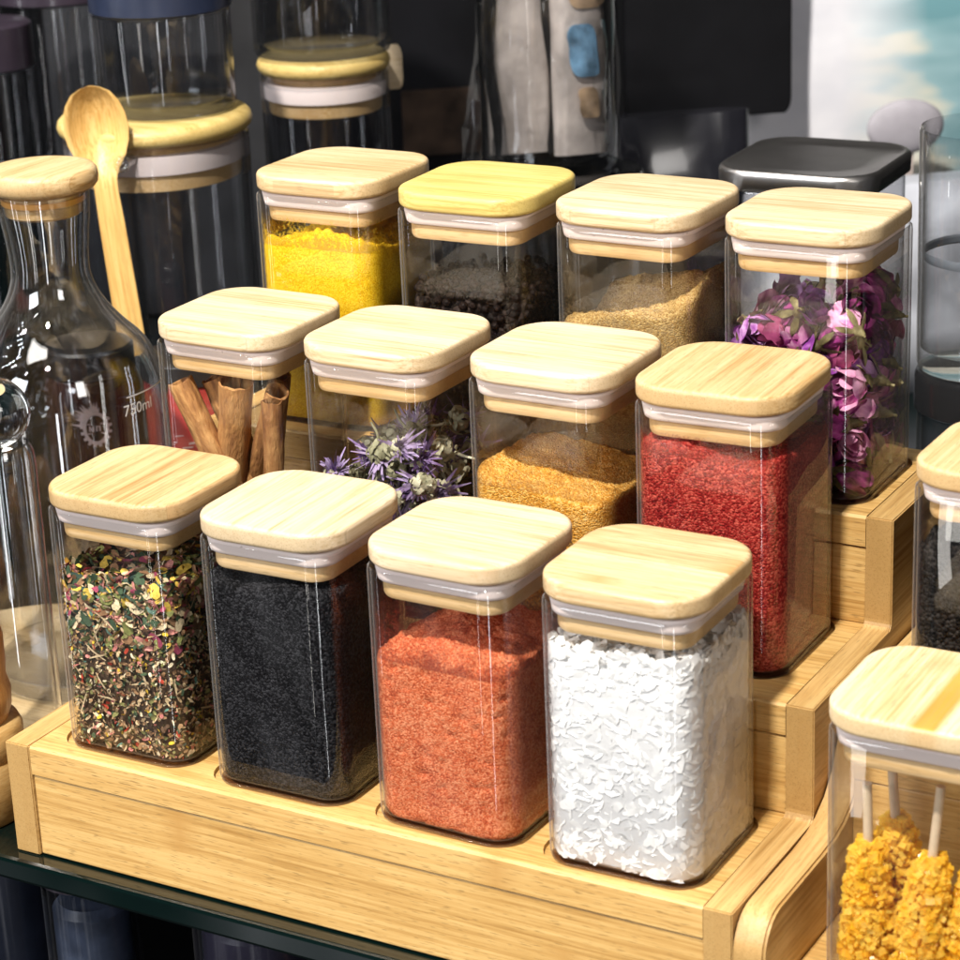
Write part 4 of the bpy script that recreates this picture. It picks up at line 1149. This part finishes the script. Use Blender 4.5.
lamp('key_spotlight', 'AREA', T0 + kd * 2.6, T0, 130, .14, (1.0, .955, .885))
lamp('overhead_fill', 'AREA', (-.45, -.25, 1.5), (.12, .08, 0), 11, .8, (1.0, .95, .88), 'RECTANGLE', .5)  # soft overhead fill added to brighten tops and glass reflections
for i, (x, y, z) in enumerate(((-1.0, -.9, 1.5), (-.5, -1.6, 1.7), (-1.1, .2, 1.6), (-.75, .45, 1.4), (-.6, -.5, 1.5), (-.9, -.3, 1.45))):
    lamp('shop_downlight', 'AREA', (x, y, z), (.1, .2, 0), 1.2, .06, (1.0, .96, .92))
lamp('streak_strip', 'AREA', (.75, -1.4, -.25), (.2, 0, .05), 3.0, .07, (.95, .97, 1.0), 'RECTANGLE', 1.1)  # unseen strips added low in front to draw vertical streaks in the glass
lamp('streak_strip', 'AREA', (-.35, -1.9, -.35), (.1, .1, .1), 2.2, .06, (1.0, .96, .9), 'RECTANGLE', 1.0)
lamp('streak_strip', 'AREA', (-1.3, -1.0, -.15), (.0, .2, .1), 2.2, .06, (.95, .97, 1.0), 'RECTANGLE', 1.0)
lamp('side_fill', 'AREA', (1.7, -.8, 1.0), (.25, 0, .05), 7.5, .5, (1.0, .96, .92), 'RECTANGLE', .5)  # fill added at the right so the right-hand jar faces get light
for k in range(9):
    for q in range(3):
        lamp('led_spot', 'AREA', (-1.2 + .085 * k, -.75 + .38 * q + .05 * k, 1.2 + .02 * k), (-.12, .1, .15), .15, .022, (.95, .97, 1.0))
lamp('front_fill', 'AREA', (-.75, -2.1, 1.15), (.15, .05, .05), 34, .8, (.94, .96, 1.0), 'RECTANGLE', .7)  # soft fill added front left to lift the front faces; no actual window

# ------------------------------------------------------------------ camera
cam = bpy.data.cameras.new('camera'); co_ = bpy.data.objects.new('camera', cam); COL.objects.link(co_)
right = Vector((.87129729, .48914933, -.03967316)); up = Vector((-.13518226, .31693325, .93876465)); look = Vector((-.47176984, .81257999, -.3422674))
co_.matrix_world = Matrix(((right.x, up.x, -look.x, .67068381), (right.y, up.y, -look.y, -.84514666), (right.z, up.z, -look.z, .51000105), (0, 0, 0, 1)))
cam.sensor_width = 36; cam.lens = 2441.79 / 960 * 36; cam.clip_start = .02; cam.clip_end = 50
cam.dof.use_dof = True; cam.dof.focus_distance = 1.16; cam.dof.aperture_fstop = 17
sc.camera = co_
sc.view_settings.view_transform = 'Standard'; sc.view_settings.look = 'None'; sc.view_settings.gamma = 1; sc.view_settings.exposure = .08
sc.render.engine = 'CYCLES'; cy = sc.cycles
cy.use_denoising = True; cy.max_bounces = 14; cy.transparent_max_bounces = 40; cy.transmission_bounces = 12; cy.glossy_bounces = 5; cy.diffuse_bounces = 5
cy.caustics_reflective = False; cy.caustics_refractive = False; cy.sample_clamp_indirect = 6; cy.blur_glossy = .3
